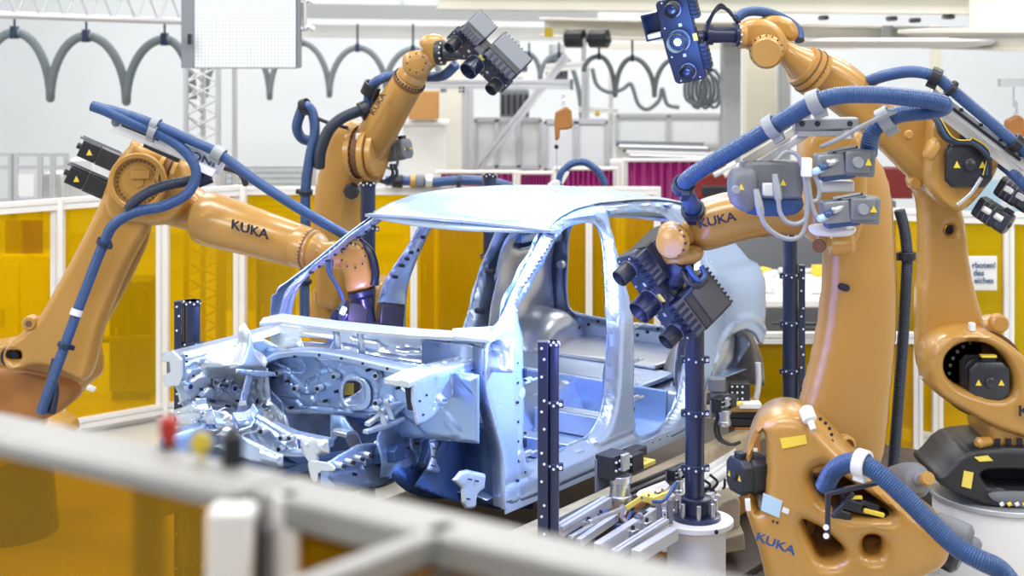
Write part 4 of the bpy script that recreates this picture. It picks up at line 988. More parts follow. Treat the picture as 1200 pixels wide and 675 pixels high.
path_beam('subframe_arm', [(300, 560), (350, 545), (420, 535), (470, 530)], ('u', -.05), .1, .08, 'car_deep')
random.seed(5)
def bracket(q, s, R, mt):
    """small pressed angle bracket with a flange and a hole"""
    m = MB(); t_ = s*.07
    P_ = lambda x, y, z: q+R@(V((x, y, z))*s)
    prof = [(-.5, 0), (.2, 0), (.5, .25), (.5, .6), (.43, .6), (.43, .28), (.16, .08), (-.5, .08)]
    m.prism([P_(x, -.3, z) for x, z in prof], R@V((0, .6*s, 0)))
    m.lathe(P_(-.2, 0, .08), R@V((0, 0, 1)), [(0, .16*s), (.04*s, .13*s), (.04*s, .07*s)], 12)
    return m.build('small_bracket', mt, car, .002)
for k in range(22):
    x, y = random.uniform(203, 300), random.uniform(476, 520); q = CP(x, y, u=-.64+.2*random.random())
    bracket(q, random.uniform(.05, .10), RC@Matrix.Rotation(random.uniform(-.8, .8), 3, 'X')@Matrix.Rotation(random.uniform(0, 6.2), 3, 'Z'), random.choice(['car_bright', 'car', 'car_bright']))
for k in range(7):
    x, y = random.uniform(214, 272), random.uniform(428, 468); q = CP(x, y, v=-1.39)
    bracket(q, random.uniform(.04, .07), Matrix((UD, ZD, VD)).transposed()@Matrix.Rotation(random.uniform(0, 6.2), 3, 'Z'), 'car_bright')
# near side: upper rail (shotgun), apron, wheelhouse
A = [(484, 448), (500, 440), (545, 428), (602, 412), (606, 444), (580, 450), (562, 450), (540, 458), (520, 474), (506, 492), (490, 500), (484, 470)]
pv('near_upper_rail', A, -.10, 'car', stamp(10, 8, 0, .006, [[(510, 445), (512, 462), (508, 480)], [(528, 440), (530, 462)], [(548, 446), (590, 434), (592, 446), (552, 452), (548, 446)]], ('v', -.10), .007, .008), .010, [oval(578, 436, 2.0, 6), oval(517, 469, 3, 2)], 0, rnd=0)
B = [CP(x, y, v=-.10) for x, y in ((478, 450), (500, 440), (545, 428), (602, 411))]
m = MB(); m.rings([[p+VD*a+ZD*b for a, b in ((-.15, -.02), (-.15, .008), (-.06, .008), (-.05, .016), (-.005, .016), (.004, .006), (.004, -.02))] for p in B]); m.build('upper_rail', 'car_bright', car, .004)
m = MB()
for i in range(9):
    q = B[0].lerp(B[3], .06+i*.11)+VD*-.10+ZD*.0; m.box(q+ZD*.012, (.05, .03, .012), RC)
m.build('rail_rib', 'car_bright', car, .003)
pu('rail_end', [(474, 450), (486, 450), (488, 482), (478, 480)], c2(CP(487, 455, v=-.10))[0]+.01, 'hole', None, .02, rnd=0)
pv('near_apron', [(486, 462), (520, 470), (600, 440), (612, 560), (585, 520), (500, 512), (475, 560), (446, 560), (440, 520), (452, 488)], -.44, 'car_shaded', lambda P, dh, do: .03*np.sin(P[:, 0]*16)*sstep(P[:, 1], .2, .6)+.02*np.sin(P[:, 1]*21+P[:, 0]*9)-.02*(1-sstep(np.abs(P[:, 1]-.52+.3*(P[:, 0]-.1)**2), 0, .012)), .014, rnd=0)
def liner(P, dh, do): return -.10*sstep(P[:, 0], -.1, .25)+.02*np.sin(P[:, 1]*14)-.012*(1-sstep(np.abs(np.sin(P[:, 0]*18)), 0, .2))*(P[:, 1] > .3)
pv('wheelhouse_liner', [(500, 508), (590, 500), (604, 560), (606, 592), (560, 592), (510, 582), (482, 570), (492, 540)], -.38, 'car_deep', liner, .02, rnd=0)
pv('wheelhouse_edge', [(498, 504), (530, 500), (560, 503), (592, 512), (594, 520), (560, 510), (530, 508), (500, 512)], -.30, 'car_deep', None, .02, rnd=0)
pv('liner_tab', [(506, 518), (526, 514), (521, 536), (516, 556), (502, 552), (507, 535)], -.30, 'car', stamp(40, 30, 0, .004), .012, rnd=0)
pv('bracket_plate', [(540, 553), (548, 551), (570, 556), (569, 572), (560, 580), (558, 596), (548, 597), (543, 590), (542, 572), (532, 563)], -.02, 'car_bright', stamp(30, 16, 1, .004), .010, rnd=0)
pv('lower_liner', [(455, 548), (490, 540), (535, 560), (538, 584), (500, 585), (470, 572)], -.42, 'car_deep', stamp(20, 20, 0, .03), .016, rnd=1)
# closing plate on the hinge pillar, running round the arch
CE = [(.16, .84), (.16, .64), (.24, .45), (.315, .28), (.325, .1), (.335, -.005)]
CE = [tuple(p_) for p_ in chaikin(CE, 2, False)]
def ribbon(name, rows, mt):
    m = MB(); R0 = [[m.bm.verts.new(p_) for p_ in r] for r in rows]
    for a_, b2 in zip(R0, R0[1:]):
        for k in range(len(a_)-1): m.bm.faces.new((a_[k], b2[k], b2[k+1], a_[k+1]))
    return m.build(name, mt, car, solid=.005, ang=60)
ribbon('pillar_flange', [[Cw(u_+b_, v_, z_) for v_, b_ in ((.0, 0), (-.03, .004), (-.05, .02), (-.10, .03))] for u_, z_ in CE], 'car')
ribbon('pillar_closing_plate', [[Cw(u_+b_, v_, z_) for v_, b_ in ((-.10, .03), (-.2, .05), (-.42, .02))] for u_, z_ in CE if z_ > .40], 'car')
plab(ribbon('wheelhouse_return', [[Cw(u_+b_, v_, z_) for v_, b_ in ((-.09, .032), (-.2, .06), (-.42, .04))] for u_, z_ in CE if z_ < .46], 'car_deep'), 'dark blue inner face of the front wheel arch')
# folded crash box in front of the wheelhouse
for k in range(5):
    x = 450+k*9; pv('crash_fold', [(x+6, 476+k*2), (x+13, 470+k*2), (x+20, 500), (x+17, 530), (x+10, 562-k*3), (x, 560-k*3), (x+4, 520)], -.52+.035*(k % 2)+.01*k, ('car_shaded', 'car_blue', 'car', 'car_shaded', 'car_blue')[k], stamp(30, 14, k, .010), .010, rnd=0)
for k, (a_, b2, c_) in enumerate((((430, 497), (446, 486), (478, 460)), ((436, 504), (456, 494), (482, 474)), ((446, 482), (462, 474), (482, 470)), ((428, 506), (450, 500), (472, 490)), ((452, 470), (456, 480), (460, 490)), ((440, 478), (448, 484), (450, 496)))):
    path_beam('tower_fold', [a_, b2, c_], ('v', -.50+.03*k), .035, .022, ('car_bright', 'car_bright', 'car', 'car', 'car_bright', 'car_bright')[k], .003)
pv('tower_fin', [(477, 444), (481, 466), (487, 502), (478, 500), (474, 470)], -.42, 'car_bright', None, .012, rnd=0)
pv('tower_fin', [(466, 452), (472, 450), (476, 482), (468, 480)], -.46, 'car_bright', None, .012, rnd=0)
# near chassis leg with studs and end flange
pv('chassis_leg', [(384, 543), (400, 533), (420, 522), (432, 520), (452, 520), (500, 503), (508, 548), (470, 560), (440, 572), (398, 572), (386, 560)], -.52, 'car_shaded', stamp(7, 24, 0, .006, [[(430, 534), (470, 524), (500, 516)], [(428, 548), (470, 538), (502, 530)], [(388, 552), (425, 548), (428, 526)]], ('v', -.52), .008, .012), .010, rnd=0)
pu('end_flange', [(361, 541), (366, 539), (388, 543), (393, 548), (392, 553), (373, 552), (372, 566), (366, 564), (362, 550)], -.60, 'car_bright', None, .008, rnd=1)
path_beam('chassis_leg_core', [(384, 556), (440, 545), (500, 530)], ('v', -.60), .10, .12, 'car_blue')
A = spline([CP(x, y, v=-.75) for x, y in ((397, 509), (402, 506), (410, 507), (416, 520), (424, 532), (440, 530), (448, 520))], 6)
m = MB(); m.rings([[p+VD*a+ZD*b for a, b in ((-.05, -.012), (-.05, .012), (.05, .012), (.05, -.012))] for p in A]); m.build('hook_bracket', 'car_bright', car, .004)
pu('engine_bay_plate', [(386, 486), (402, 488), (414, 506), (398, 512), (386, 524)], -.02, 'car_blue', stamp(20, 20, 1, .01), .012, rnd=0)
def studs(name, L, plane, r, mt, h=.012, rim=None):
    for x, y in L:
        q = CP(x, y, **{plane[0]: plane[1]}); d = -UD if plane[0] == 'u' else VD
        if rim: MB().cyl(q-d*.02, q+d*h*.7, r*1.7, seg=14).build('washer', rim, car)
        MB().cyl(q-d*.02, q+d*h, r, seg=12).build(name, mt, car)
studs('stud', [(397, 545), (408, 541), (419, 537), (429, 533)], ('v', -.50), .010, 'ink', .04, 'car_bright')
studs('bolt_hole', [(417, 556), (402, 548), (476, 535), (489, 531), (470, 513), (459, 548)], ('v', -.50), .008, 'hole', .004)
studs('plug', [(347, 455), (374, 455), (393, 441), (442, 440), (442, 472), (326, 437)], ('u', .0), .011, 'hole', .02, 'car_bright')
studs('hole', [(335, 447), (320, 442), (393, 459), (470, 442), (465, 455), (340, 478), (436, 488), (317, 466), (380, 470), (430, 434)], ('u', .0), .008, 'hole', .004)
studs('hole', [(345, 418), (374, 416), (400, 420), (425, 426), (454, 432), (478, 438)], ('u', -.055), .007, 'hole', .004)
studs('bolt_hole', [(274, 455), (222, 453), (300, 470)], ('v', -1.36), .013, 'hole', .012, 'car')
studs('hole', [(243, 430), (262, 445), (232, 465), (250, 470), (290, 460), (286, 445), (268, 476), (208, 422), (218, 417), (218, 424), (226, 440), (236, 456), (280, 470)], ('v', -1.38), .0065, 'hole', .01)
studs('bolt_hole', [(308, 505), (331, 513), (341, 513), (329, 526)], ('u', -.42), .010, 'hole', .02, 'car_bright')
studs('hole', [(520, 485), (535, 482), (548, 480), (560, 486), (512, 495), (484, 510), (490, 520), (481, 548), (490, 552), (478, 525), (498, 480)], ('v', -.42), .006, 'hole', .01)
studs('hole', [(500, 463), (536, 437), (553, 434), (492, 470), (496, 486)], ('v', -.095), .006, 'hole', .004)
studs('hole', [(511, 526), (510, 536), (509, 546), (552, 562), (560, 564), (550, 585)], ('v', .0), .004, 'hole', .004)
studs('liner_boss', [(538, 528), (532, 534), (575, 545)], ('v', -.36), .022, 'car_blue', .03)
# holes along hinge pillar, sill flange, B pillars
def side_dots(L, r=.008, name='hole', mt='hole', off=.004, side=1):
    for u, z in L:
        v = vss(z)+off if side == 1 else -CW_-vss(z)+.10
        MB().cyl(Cw(u, v-.03, z), Cw(u, v, z), r, seg=10).build(name, mt, car)
side_dots([(.44+.0*k, .12+.1*k) for k in range(7)]+[(.50, .15), (.505, .35), (.51, .62)], .007)
side_dots([(.45+.085*k, .02) for k in range(21)], .0045, off=-.004)
for u, z in ((.475, .56), (.47, .24)): MB().lathe(Cw(u, vss(z)-.01, z), VD, [(0, .035), (.012, .03), (.014, .016)], 20).build('boss', 'car_bright', car)
for z, w in ((.66, .05), (.30, .05)):
    m = MB(); cbox(m, .50, -.002, z, .02, .02, w); m.build('slot', 'hole', car, .004)
m = MB(); cbox(m, 1.29, -.010, .01, 1.9, .006, .075); m.build('sill_flange', 'car', car)
# hinges on the pillars
for u, z in ((.57, .60), (.57, .22), (1.66, .72), (1.66, .30), (1.66, .52)):
    m = MB(); cbox(m, u+.02, -.045, z, .06, .02, .03); cbox(m, u+.06, -.03, z, .05, .012, .015); m.build('hinge_bracket', 'car_bright', car, .004)
side_dots([(1.50, .95), (1.53, .99), (1.55, 1.03), (1.47, .88), (1.45, .5), (1.45, .42), (1.62, 1.12), (1.6, 1.04)], .011, side=-1)
m = MB()
for k in range(9): cbox(m, .62+.055*k, -CW_-vss(1.04+.028*k)+.098, 1.02+.029*k, .018 if k % 2 else .03, .01, .012)
m.build('pillar_slot', 'hole', car)
# far inner rear: round openings and detail
for u, v_, z, r in ((3.12, -1.56, .98, .05), (3.1, -1.5, .78, .03)): MB().lathe(Cw(u, v_, z), -UD, [(0, r), (.03, r*.9), (.03, r*.5)], 20).build('boss', 'car_silver', car)
for k in range(10): pass
m = MB(); 
for k in range(18): m.cyl(Cw(3.15-.012, -1.62+.08*k, .34+.03*(k % 3)), Cw(3.13, -1.62+.08*k, .34+.03*(k % 3)), .012, seg=10)
m.build('hole', 'hole', car)
# rear parcel shelf arc and seat back loop seen through the windscreen
A = spline([Cw(*c) for c in ((2.5, -1.62, .75), (2.55, -1.56, 1.0), (2.68, -1.4, 1.16), (2.72, -1.1, 1.21))], 8)
m = MB(); m.rings([[p+UD*a+ZD*b for a, b in ((-.05, -.02), (-.05, .02), (.05, .02), (.05, -.02))] for p in A]); m.build('rear_pillar_reinforcement', 'car', car, .006)
for u, z, m_ in ((2.3, .55, 'hole'), (2.2, .42, 'hole'), (2.42, .8, 'hole'), (2.62, .62, 'hole')):
    MB().cyl(Cw(u, -1.66, z), Cw(u, -1.60, z), .02, seg=14).build('hole', m_, car)
cb('belt_bracket', 2.62, 2.8, -1.62, -1.5, .98, 1.04, 'car_blue', .01)
# ---------------------------------------------------------------- robots
def pillow(t, name, px, d, T, m, R=.03, E=None, step=.022, holes=(), n=(0, 1, 0), rnd=2, dome=0, p0=None, hard=False):
    """casting: outline on a plane through depth d with normal n, real thickness T, rounded over R"""
    n = V(n).normalized(); cxp = sum(p[0] for p in px)/len(px); cyp = sum(p[1] for p in px)/len(px)
    P0 = p0 or W(cxp, cyp, d); ax = ZD.cross(n).normalized(); ay = n.cross(ax)
    if ax.x < 0: ax, ay = -ax, -ay
    if ay.z < 0: ay = -ay
    f = lambda L: [((onplane(x, y, P0, n)-P0).dot(ax), (onplane(x, y, P0, n)-P0).dot(ay)) for x, y in L]
    E = min(R, T/2) if E is None else E
    def rel(P, dh, do):
        k = np.clip(1-np.minimum(do, dh)/R, 0, 1); r = E*(1-np.sqrt(1-k*k))
        if dome: r = r-dome*(1-np.exp(-np.minimum(do, dh)*8))
        return r
    o = press(name, f(px), [f(h) for h in holes], lambda a, b, q: P0+ax*a+ay*b+n*q, m, t, step, rel, 0, rnd)
    me = o.data; bm = bmesh.new(); bm.from_mesh(me); bm.verts.ensure_lookup_table()
    org = ORG[t.name]; c = P0-org; fr = bm.verts[:]; bk = {}
    for v in fr:
        q = (v.co-c).dot(n); bk[v] = bm.verts.new(v.co+n*(T-2*q))
    be = [e for e in bm.edges if len(e.link_faces) == 1]; fs = bm.faces[:]
    for fc in fs: bm.faces.new([bk[v] for v in reversed(fc.verts)])
    for e in be:
        a, b = e.verts; bm.faces.new((a, b, bk[b], bk[a]))
    bmesh.ops.remove_doubles(bm, verts=bm.verts[:], dist=1e-5)
    bmesh.ops.recalc_face_normals(bm, faces=bm.faces); bm.to_mesh(me); bm.free()
    me.polygons.foreach_set('use_smooth', [True]*len(me.polygons)); me.set_sharp_from_angle(angle=math.radians(50))
    return o
def limb(t, name, a, b, d0, d1, r0, r1, m, extra=(), seg=36, cap=.25):
    """tapered round arm tube between two pixels, radii in pixels"""
    A, B = W(*a, d0), W(*b, d1); L = (B-A).length; r0, r1 = S(r0, d0), S(r1, d1)
    prof = [(-r0*cap, r0*.75), (-r0*cap*.4, r0*.93), (0, r0)]+[(L*s, (r0+(r1-r0)*s)*k) for s, k in extra]+[(L, r1), (L+r1*cap*.3, r1*.93), (L+r1*cap*.5, r1*.7)]
    return MB().lathe(A, B-A, prof, seg).build(name, m, t)
def bolts(t, c, ax, r, n, br, m='ink', name='bolt', h=.01, a0=0, span=2*PI):
    R = frame(V(ax)); b = MB()
    if br >= .008 or n <= 16:
        for k in range(n):
            a = a0+span*k/n; p = V(c)+R@V((r*math.cos(a), r*math.sin(a), 0)); MB().cyl(p, p+V(ax).normalized()*h, br, seg=8).build(name, m, t)
        b.bm.free(); return
    for k in range(n):
        a = a0+span*k/n; p = V(c)+R@V((r*math.cos(a), r*math.sin(a), 0)); b.cyl(p, p+V(ax).normalized()*h, br, seg=8)
    return b.build(name, m, t)
def motor(t, c, ax, size, L, m='motor', label=None, up=(0, 0, 1), tri=True, nose=True):
    """square servo motor: octagonal stepped body, end boss, connector and warning triangles"""
    c = V(c); ax = V(ax).normalized(); R = frame(ax, up); s = size/2
    def octa(s, k): return [(-s+k, -s), (s-k, -s), (s, -s+k), (s, s-k), (s-k, s), (-s+k, s), (-s, s-k), (-s, -s+k)]
    b = MB(); sec = lambda z, s_, k: [c+R@V((x, y, z)) for x, y in octa(s_, k)]
    b.rings([sec(0, s*.95, s*.3), sec(L*.12, s, s*.3), sec(L*.62, s, s*.3), sec(L*.66, s*.9, s*.3), sec(L*.70, s*.97, s*.35), sec(L*.97, s*.97, s*.35), sec(L, s*.88, s*.4)])
    o = b.build('motor', m, t, .004)
    if label: plab(o, label)
    MB().lathe(c+ax*L, ax, [(0, s*.28), (s*.12, s*.26), (s*.16, s*.18)], 20).build('motor_boss', m, o)
    b = MB()
    for z in (.2, .35, .5): b.rings([sec(L*z-.003, s*1.015, s*.3), sec(L*z+.003, s*1.015, s*.3)])
    b.build('motor_rib', 'motor_grey' if m == 'motor' else m, o)
    q = c+R@V((0, s*1.12, L*.8)); MB().box(q, (s*.7, s*.35, L*.25), R).build('connector', 'black', o, .004)
    if tri:
        for sx in (-.55, .55):
            q = c+R@V((sx*s, 0, L)); e = s*.15
            MB().prism([q+R@V((-e, -e, 0)), q+R@V((e, -e, 0)), q+R@V((0, e, 0))], ax*.003).build('warning_triangle', 'yellow', o)
    return o
def hose(t, pts, r, m='hose_blue', name='hose', ribs=.011, smooth=12):
    """pts: (px, py, depth)"""
    return MB().tube(spline([W(*p) for p in pts], smooth), r, 14, ribs, .09).build(name, m, t, ang=60)
def clampring(t, p, ax, r, m='clamp', w=.03):
    o = MB().ring(V(p)-V(ax).normalized()*w/2, ax, r, r*1.32, w, 24).build('hose_clamp', m, t, .003)
    R = frame(V(ax)); MB().box(V(p)+R@V((0, -r*1.45, 0)), (r*.9, r*.5, w), R).build('clamp_foot', m, o, .002); return o
def hclamp(t, pts, i, r, m='clamp', w=.03):
    P = [W(*p) for p in pts]; a = P[max(i-1, 0)]; b = P[min(i+1, len(P)-1)]; return clampring(t, P[i], b-a, r, m, w)
def scanner(label, c, A, Fd, s=1.0, lit=False, hous=None, flip=1, mat_='scanner', w=1.3, hood=0, lid='motor_grey', neck=None):
    """bar shaped 3-D scanner: body plate, projector between two cameras, louvred blocks and finned housings"""
    A = V(A).normalized(); Fd = V(Fd); Fd = (Fd-A*A.dot(Fd)).normalized(); Z = A.cross(Fd)*flip; R = Matrix((A, Fd, Z)).transposed()
    t = thing('optical_scanner', label, 'scanner', c)
    P = lambda x, y, z: V(c)+R@(V((x, y, z))*s)
    def bx(n, m, x, y, z, a, b, e, bev=.006, par=None): return MB().box(P(x, y, z), (a*s, b*s, e*s), R).build(n, m, par or t, bev, 3)
    hw = .065*w
    pl = [(-.29, -hw*.8), (-.27, -hw), (-.05, -hw*1.1), (.05, -hw*1.1), (.27, -hw), (.29, -hw*.8), (.29, hw*.8), (.27, hw), (-.27, hw), (-.29, hw*.8)]
    m = MB(); m.prism([P(x, -.035, z) for x, z in pl], R@V((0, .065*s, 0))); m.build('body_plate', mat_, t, .008*s, 3)
    m = MB(); m.prism([P(x*.94, -.075, z*.9) for x, z in pl], R@V((0, .04*s, 0))); m.build('back_plate', 'scanner_black', t, .005)
    for x in (-.215, .215):
        o = MB().lathe(P(x, .02, 0), Fd, [(0, .045*s), (.015*s, .05*s), (.105*s, .05*s), (.11*s, .045*s), (.09*s, .04*s), (.07*s, .033*s)], 30).build('camera_lens', 'scanner_black', t)
        MB().lathe(P(x, .085, 0), Fd, [(0, .038*s), (.004*s, .03*s), (.008*s, .012*s)], 24).build('lens_glass', 'lens_glass', o)
        MB().ring(P(x, .032, 0), Fd, .045*s, .054*s, .006*s, 28).build('lens_ring', 'steel', o)
    o = MB().lathe(P(0, .02, -.01), Fd, [(0, .062*s), (.02*s, .07*s), (.125*s, .07*s), (.13*s, .064*s), (.11*s, .058*s), (.08*s, .045*s)], 34).build('projector_lens', mat_, t)
    MB().lathe(P(0, .09, -.01), Fd, [(0, .052*s), (.006*s, .042*s), (.012*s, .016*s)], 24).build('lens_glass', 'lens_glass', o)
    MB().ring(P(0, .034, -.01), Fd, .066*s, .074*s, .006*s, 30).build('lens_ring', 'steel', o)
    if lit: plab(MB().lathe(P(.0, .100, -.01), Fd, [(0, .024*s), (.006*s, .02*s)], 20).build('projector_glow', 'projector_light', o), 'glowing white blue light')
    for k, (x, y, z, a, b, e) in enumerate(hous or ((-.17, -.15, .03, .21, .20, .19), (.17, -.16, .03, .24, .22, .20))):
        o = bx('housing', 'scanner_black', x, y, z, a, b, e, .012)
        plab(bx('housing_lid', lid, x, y-b*.1, z+.004, a*.94, b*.72, e*1.03, .008, o), 'grey side cover')
        fb = bx('louvre_block', mat_, x, -.01, hw+.022, a*.9, .085, .05, .006, o)
        for j in range(5): bx('vent_slot', 'hole', x-a*.30+j*a*.15, .005, hw+.024, a*.075, .082, .053, .001, o)
        for j in range(9): bx('cooling_fin', 'scanner_black', x-a*.45+j*a*.1125, y-b*.52, z, a*.05, b*.08, e*.9, 0, o)
    if hood:
        zz = -hw-.06
        for n_, (x, y, z, a, b, e) in enumerate(((-.13, -.02, zz-.05, .17, .14, .012), (-.215, -.02, zz, .012, .14, .11), (-.045, -.02, zz, .012, .14, .11), (-.13, -.085, zz, .17, .012, .11))): bx('sensor_hood', mat_, x, y, z, a, b, e, .002)
        bx('sensor_window', 'sticker', -.065, .0, zz, .03, .08, .09, .001)
    bx('emblem', 'sticker', -.10, .032, .02, .022, .002, .022, 0); bx('emblem', 'sticker', .105, .032, .0, .022, .002, .022, 0); bx('warning_label', 'yellow_label', .0, .032, hw*.9, .05, .004, .03, 0)
    for x, z in ((-.27, .6), (.27, .6), (-.27, -.6), (.27, -.6), (-.1, -.8), (.1, -.8)): MB().cyl(P(x, .029, z*hw), P(x, .034, z*hw), .006*s, seg=8).build('marker', 'white', t)
    if neck:
        q = V(neck); MB().cyl(P(0, -.05, 0), q, .035*s*1.2, seg=20).build('mounting_neck', mat_, t)
        bx('mounting_block', 'scanner_black', 0, -.10, 0, .16, .08, .12, .01)
    return t, P, R

# ============ left robot =====================================================
t = thing('robot_arm', 'orange jointed robot at the left reaching down through the windscreen opening', 'robot', W(60, 560, 10))
r1 = t
pillow(t, 'link_arm', [(128, 200), (140, 180), (160, 174), (186, 184), (194, 204), (186, 235), (176, 262), (160, 290), (148, 312), (130, 352), (114, 396), (108, 430), (98, 452), (78, 440), (40, 426), (14, 440), (0, 428), (2, 408), (22, 392), (45, 372), (62, 340), (82, 305), (104, 262), (118, 232)], 9.75, .20, 'orange', .05, holes=[oval(13, 418, 10, 6)])
pillow(t, 'link_arm_back', [(150, 250), (180, 262), (150, 330), (122, 380), (112, 400), (118, 425), (116, 442), (104, 450), (84, 470), (60, 486), (30, 486), (-30, 470), (-40, 420), (-10, 400), (40, 395), (90, 330)], 9.98, .16, 'orange', .05)
pillow(t, 'shoulder_housing', [(-30, 500), (-30, 430), (10, 432), (60, 440), (96, 452), (84, 474), (60, 490), (30, 500)], 9.93, .25, 'brown_orange', .05)
MB().lathe(W(-15, 470, 10.1), (0, -1, 0), [(0, .42), (.1, .42), (.12, .38)], 40).build('shoulder_joint', 'orange', t)
MB().lathe(W(13, 418, 9.86), (0, -1, 0), [(0, .07), (.03, .06)], 20).build('hole_backing', 'hole', t)  # dark disc put behind the arm's opening as the hole's shade
c = W(34, 379, 9.75); MB().lathe(c, (0, -1, 0), [(-.08, .045), (0, .045), (.01, .038)], 24).build('lug', 'orange', t); MB().lathe(c+V((0, -.01, 0)), (0, -1, 0), [(0, .022), (.004, .02)], 16).build('lug_hole', 'casting_shadow', t)
MB().box(W(107, 455, 9.8), (.055, .05, .03), Matrix.Rotation(.4, 3, 'Y')).build('end_stop', 'white', t, .008)
# elbow: ring, recessed disc with bolt circle
pillow(t, 'elbow_housing', [(118, 236), (132, 200), (142, 179), (150, 172), (152, 164), (160, 164), (164, 172), (190, 176), (214, 186), (222, 205), (222, 240), (206, 262), (180, 266), (150, 262), (126, 262)], 9.72, .34, 'orange', .04)
ce = W(163, 213, 9.70)
MB().ring(ce, (0, -1, 0), .150, .185, .05, 48).build('elbow_ring', 'orange', t, .008)
MB().lathe(ce, (0, -1, 0), [(0, .149), (.012, .149), (.013, .11), (.02, .105), (.02, .04), (.026, .036)], 48).build('elbow_cover', 'orange', t)
bolts(t, ce+V((0, -.012, 0)), (0, -1, 0), .132, 30, .008, 'casting_shadow')
MB().box(W(164, 205, 9.66), (.12, .006, .05)).build('rating_plate', 'orange', t, .003)
for k in range(3): MB().lathe(W(193+k*7, 200+k*2, 9.8), (1, -.25, -.25), [(0, S(24-k*1.5, 9.8)), (.03, S(24-k*1.5, 9.8))], 32).build('gear_ring', ('orange', 'casting_shadow', 'orange')[k], t)
# forearm
fa = [(232, 256, 9.7), (352, 296, 9.45)]
pillow(t, 'forearm_root', [(190, 184), (212, 190), (222, 224), (250, 238), (256, 286), (236, 278), (204, 268), (176, 262), (178, 225)], 9.78, .32, 'orange', .08)
o = limb(t, 'forearm', (240, 255), (366, 293), 9.72, 9.40, 31, 24, 'orange', [(.12, 1.04), (.5, 1.02), (.86, 1.02), (.87, .99), (.88, 1.02)])
A, B = W(240, 255, 9.72), W(366, 293, 9.40); u = (B-A).normalized()
MB().lathe(B-u*.02, u, [(0, S(24.5, 9.4)), (.012, S(24.5, 9.4))], 40).build('seam', 'casting_shadow', t)
bolts(t, B-u*.03, u, S(23.5, 9.4), 34, .006, 'ink')
text('KUKA', 'logo_lettering', W(293, 269, 9.375), W(350, 284, 9.30)-W(240, 251, 9.58), (0, -.15, 1), .082, 'ink', t, 1.25, .008)
MB().lathe(B, u, [(0, S(20, 9.4)), (.03, S(22, 9.4)), (.06, S(19, 9.4)), (.09, S(15, 9.4)), (.18, S(13, 9.4))], 36).build('wrist_neck', 'orange', t)
pillow(t, 'wrist', [(392, 294), (398, 284), (410, 279), (422, 284), (432, 298), (437, 318), (440, 334), (430, 344), (408, 347), (403, 338), (402, 322), (396, 310)], 9.16, .15, 'orange', .05)
MB().lathe(W(382, 297, 9.3), W(412, 300, 9.22)-W(382, 297, 9.3), [(0, S(14, 9.3)), (.1, S(17, 9.3)), (.14, S(12, 9.3))], 30).build('wrist_fork', 'orange', t)
bolts(t, W(414, 300, 9.15), (0, -1, 0), S(14, 9.2), 9, .006, 'ink')
MB().lathe(W(423, 340, 9.22), W(432, 378, 9.22)-W(423, 340, 9.22), [(0, S(17, 9.2)), (.03, S(17, 9.2)), (.035, S(15, 9.2)), (.05, S(13, 9.2)), (.052, S(9, 9.2)), (.2, S(9, 9.2)), (.21, S(12, 9.2)), (.24, S(12, 9.2))], 30).build('tool_flange', 'scanner', t)
bolts(t, W(424, 347, 9.22), W(423, 340, 9.22)-W(432, 378, 9.22), S(14, 9.2), 12, .005, 'white')
hose(t, [(386, 296, 9.2), (384, 315, 9.15), (392, 330, 9.12), (400, 345, 9.1), (404, 362, 9.1)], .012, 'ink_blue', 'cable', 0)
hose(t, [(390, 300, 9.2), (388, 320, 9.15), (396, 338, 9.12), (402, 350, 9.1)], .010, 'hose_blue', 'cable', 0)
hose(t, [(421, 283, 9.25), (434, 296, 9.2), (440, 318, 9.18), (438, 334, 9.18)], .025, 'scanner', 'cable', 0)
for (px, py), dd in (((141, 192), 9.95), ((126, 223), 9.95)):
    c = W(px, py, dd); ax = W(px-46, py-20, dd-.05)-c; R = frame(ax)
    L = ax.length; s = S(11.5, dd)
    b = MB(); b.rings([[c+R@V((x*s, y*s, z)) for x, y in ((-1, -.8), (-.8, -1), (.8, -1), (1, -.8), (1, .8), (.8, 1), (-.8, 1), (-1, .8))] for z in (0, L*.55)]); mo = b.build('motor', 'motor', t, .003)
    b = MB(); b.rings([[c+R@V((x*s*.96, y*s*.96, z)) for x, y in ((-1, -.8), (-.8, -1), (.8, -1), (1, -.8), (1, .8), (.8, 1), (-.8, 1), (-1, .8))] for z in (L*.56, L)]); b.build('motor_cap', 'black', mo, .004)
    q = c+ax*.72+V((0, -s*1.0, 0)); e = s*.3; MB().prism([q+V((-e, 0, -e)), q+V((e, 0, -e)), q+V((0, 0, e))], (0, -.006, 0)).build('warning_triangle', 'yellow', mo)
    for k in (-1, 1): q = c+ax*.45+R@V((k*s*.5, 0, 0)); b = MB(); b.bar(c+ax*.02+V((0, -s*.5*k, s*1.05)), c+ax*.98+V((0, -s*.5*k, s*1.05)), .012, .016); b.build('motor_rib', 'motor_grey', mo)
    MB().cyl(c+ax, c+ax*1.1, s*.3).build('motor_boss', 'black', mo)
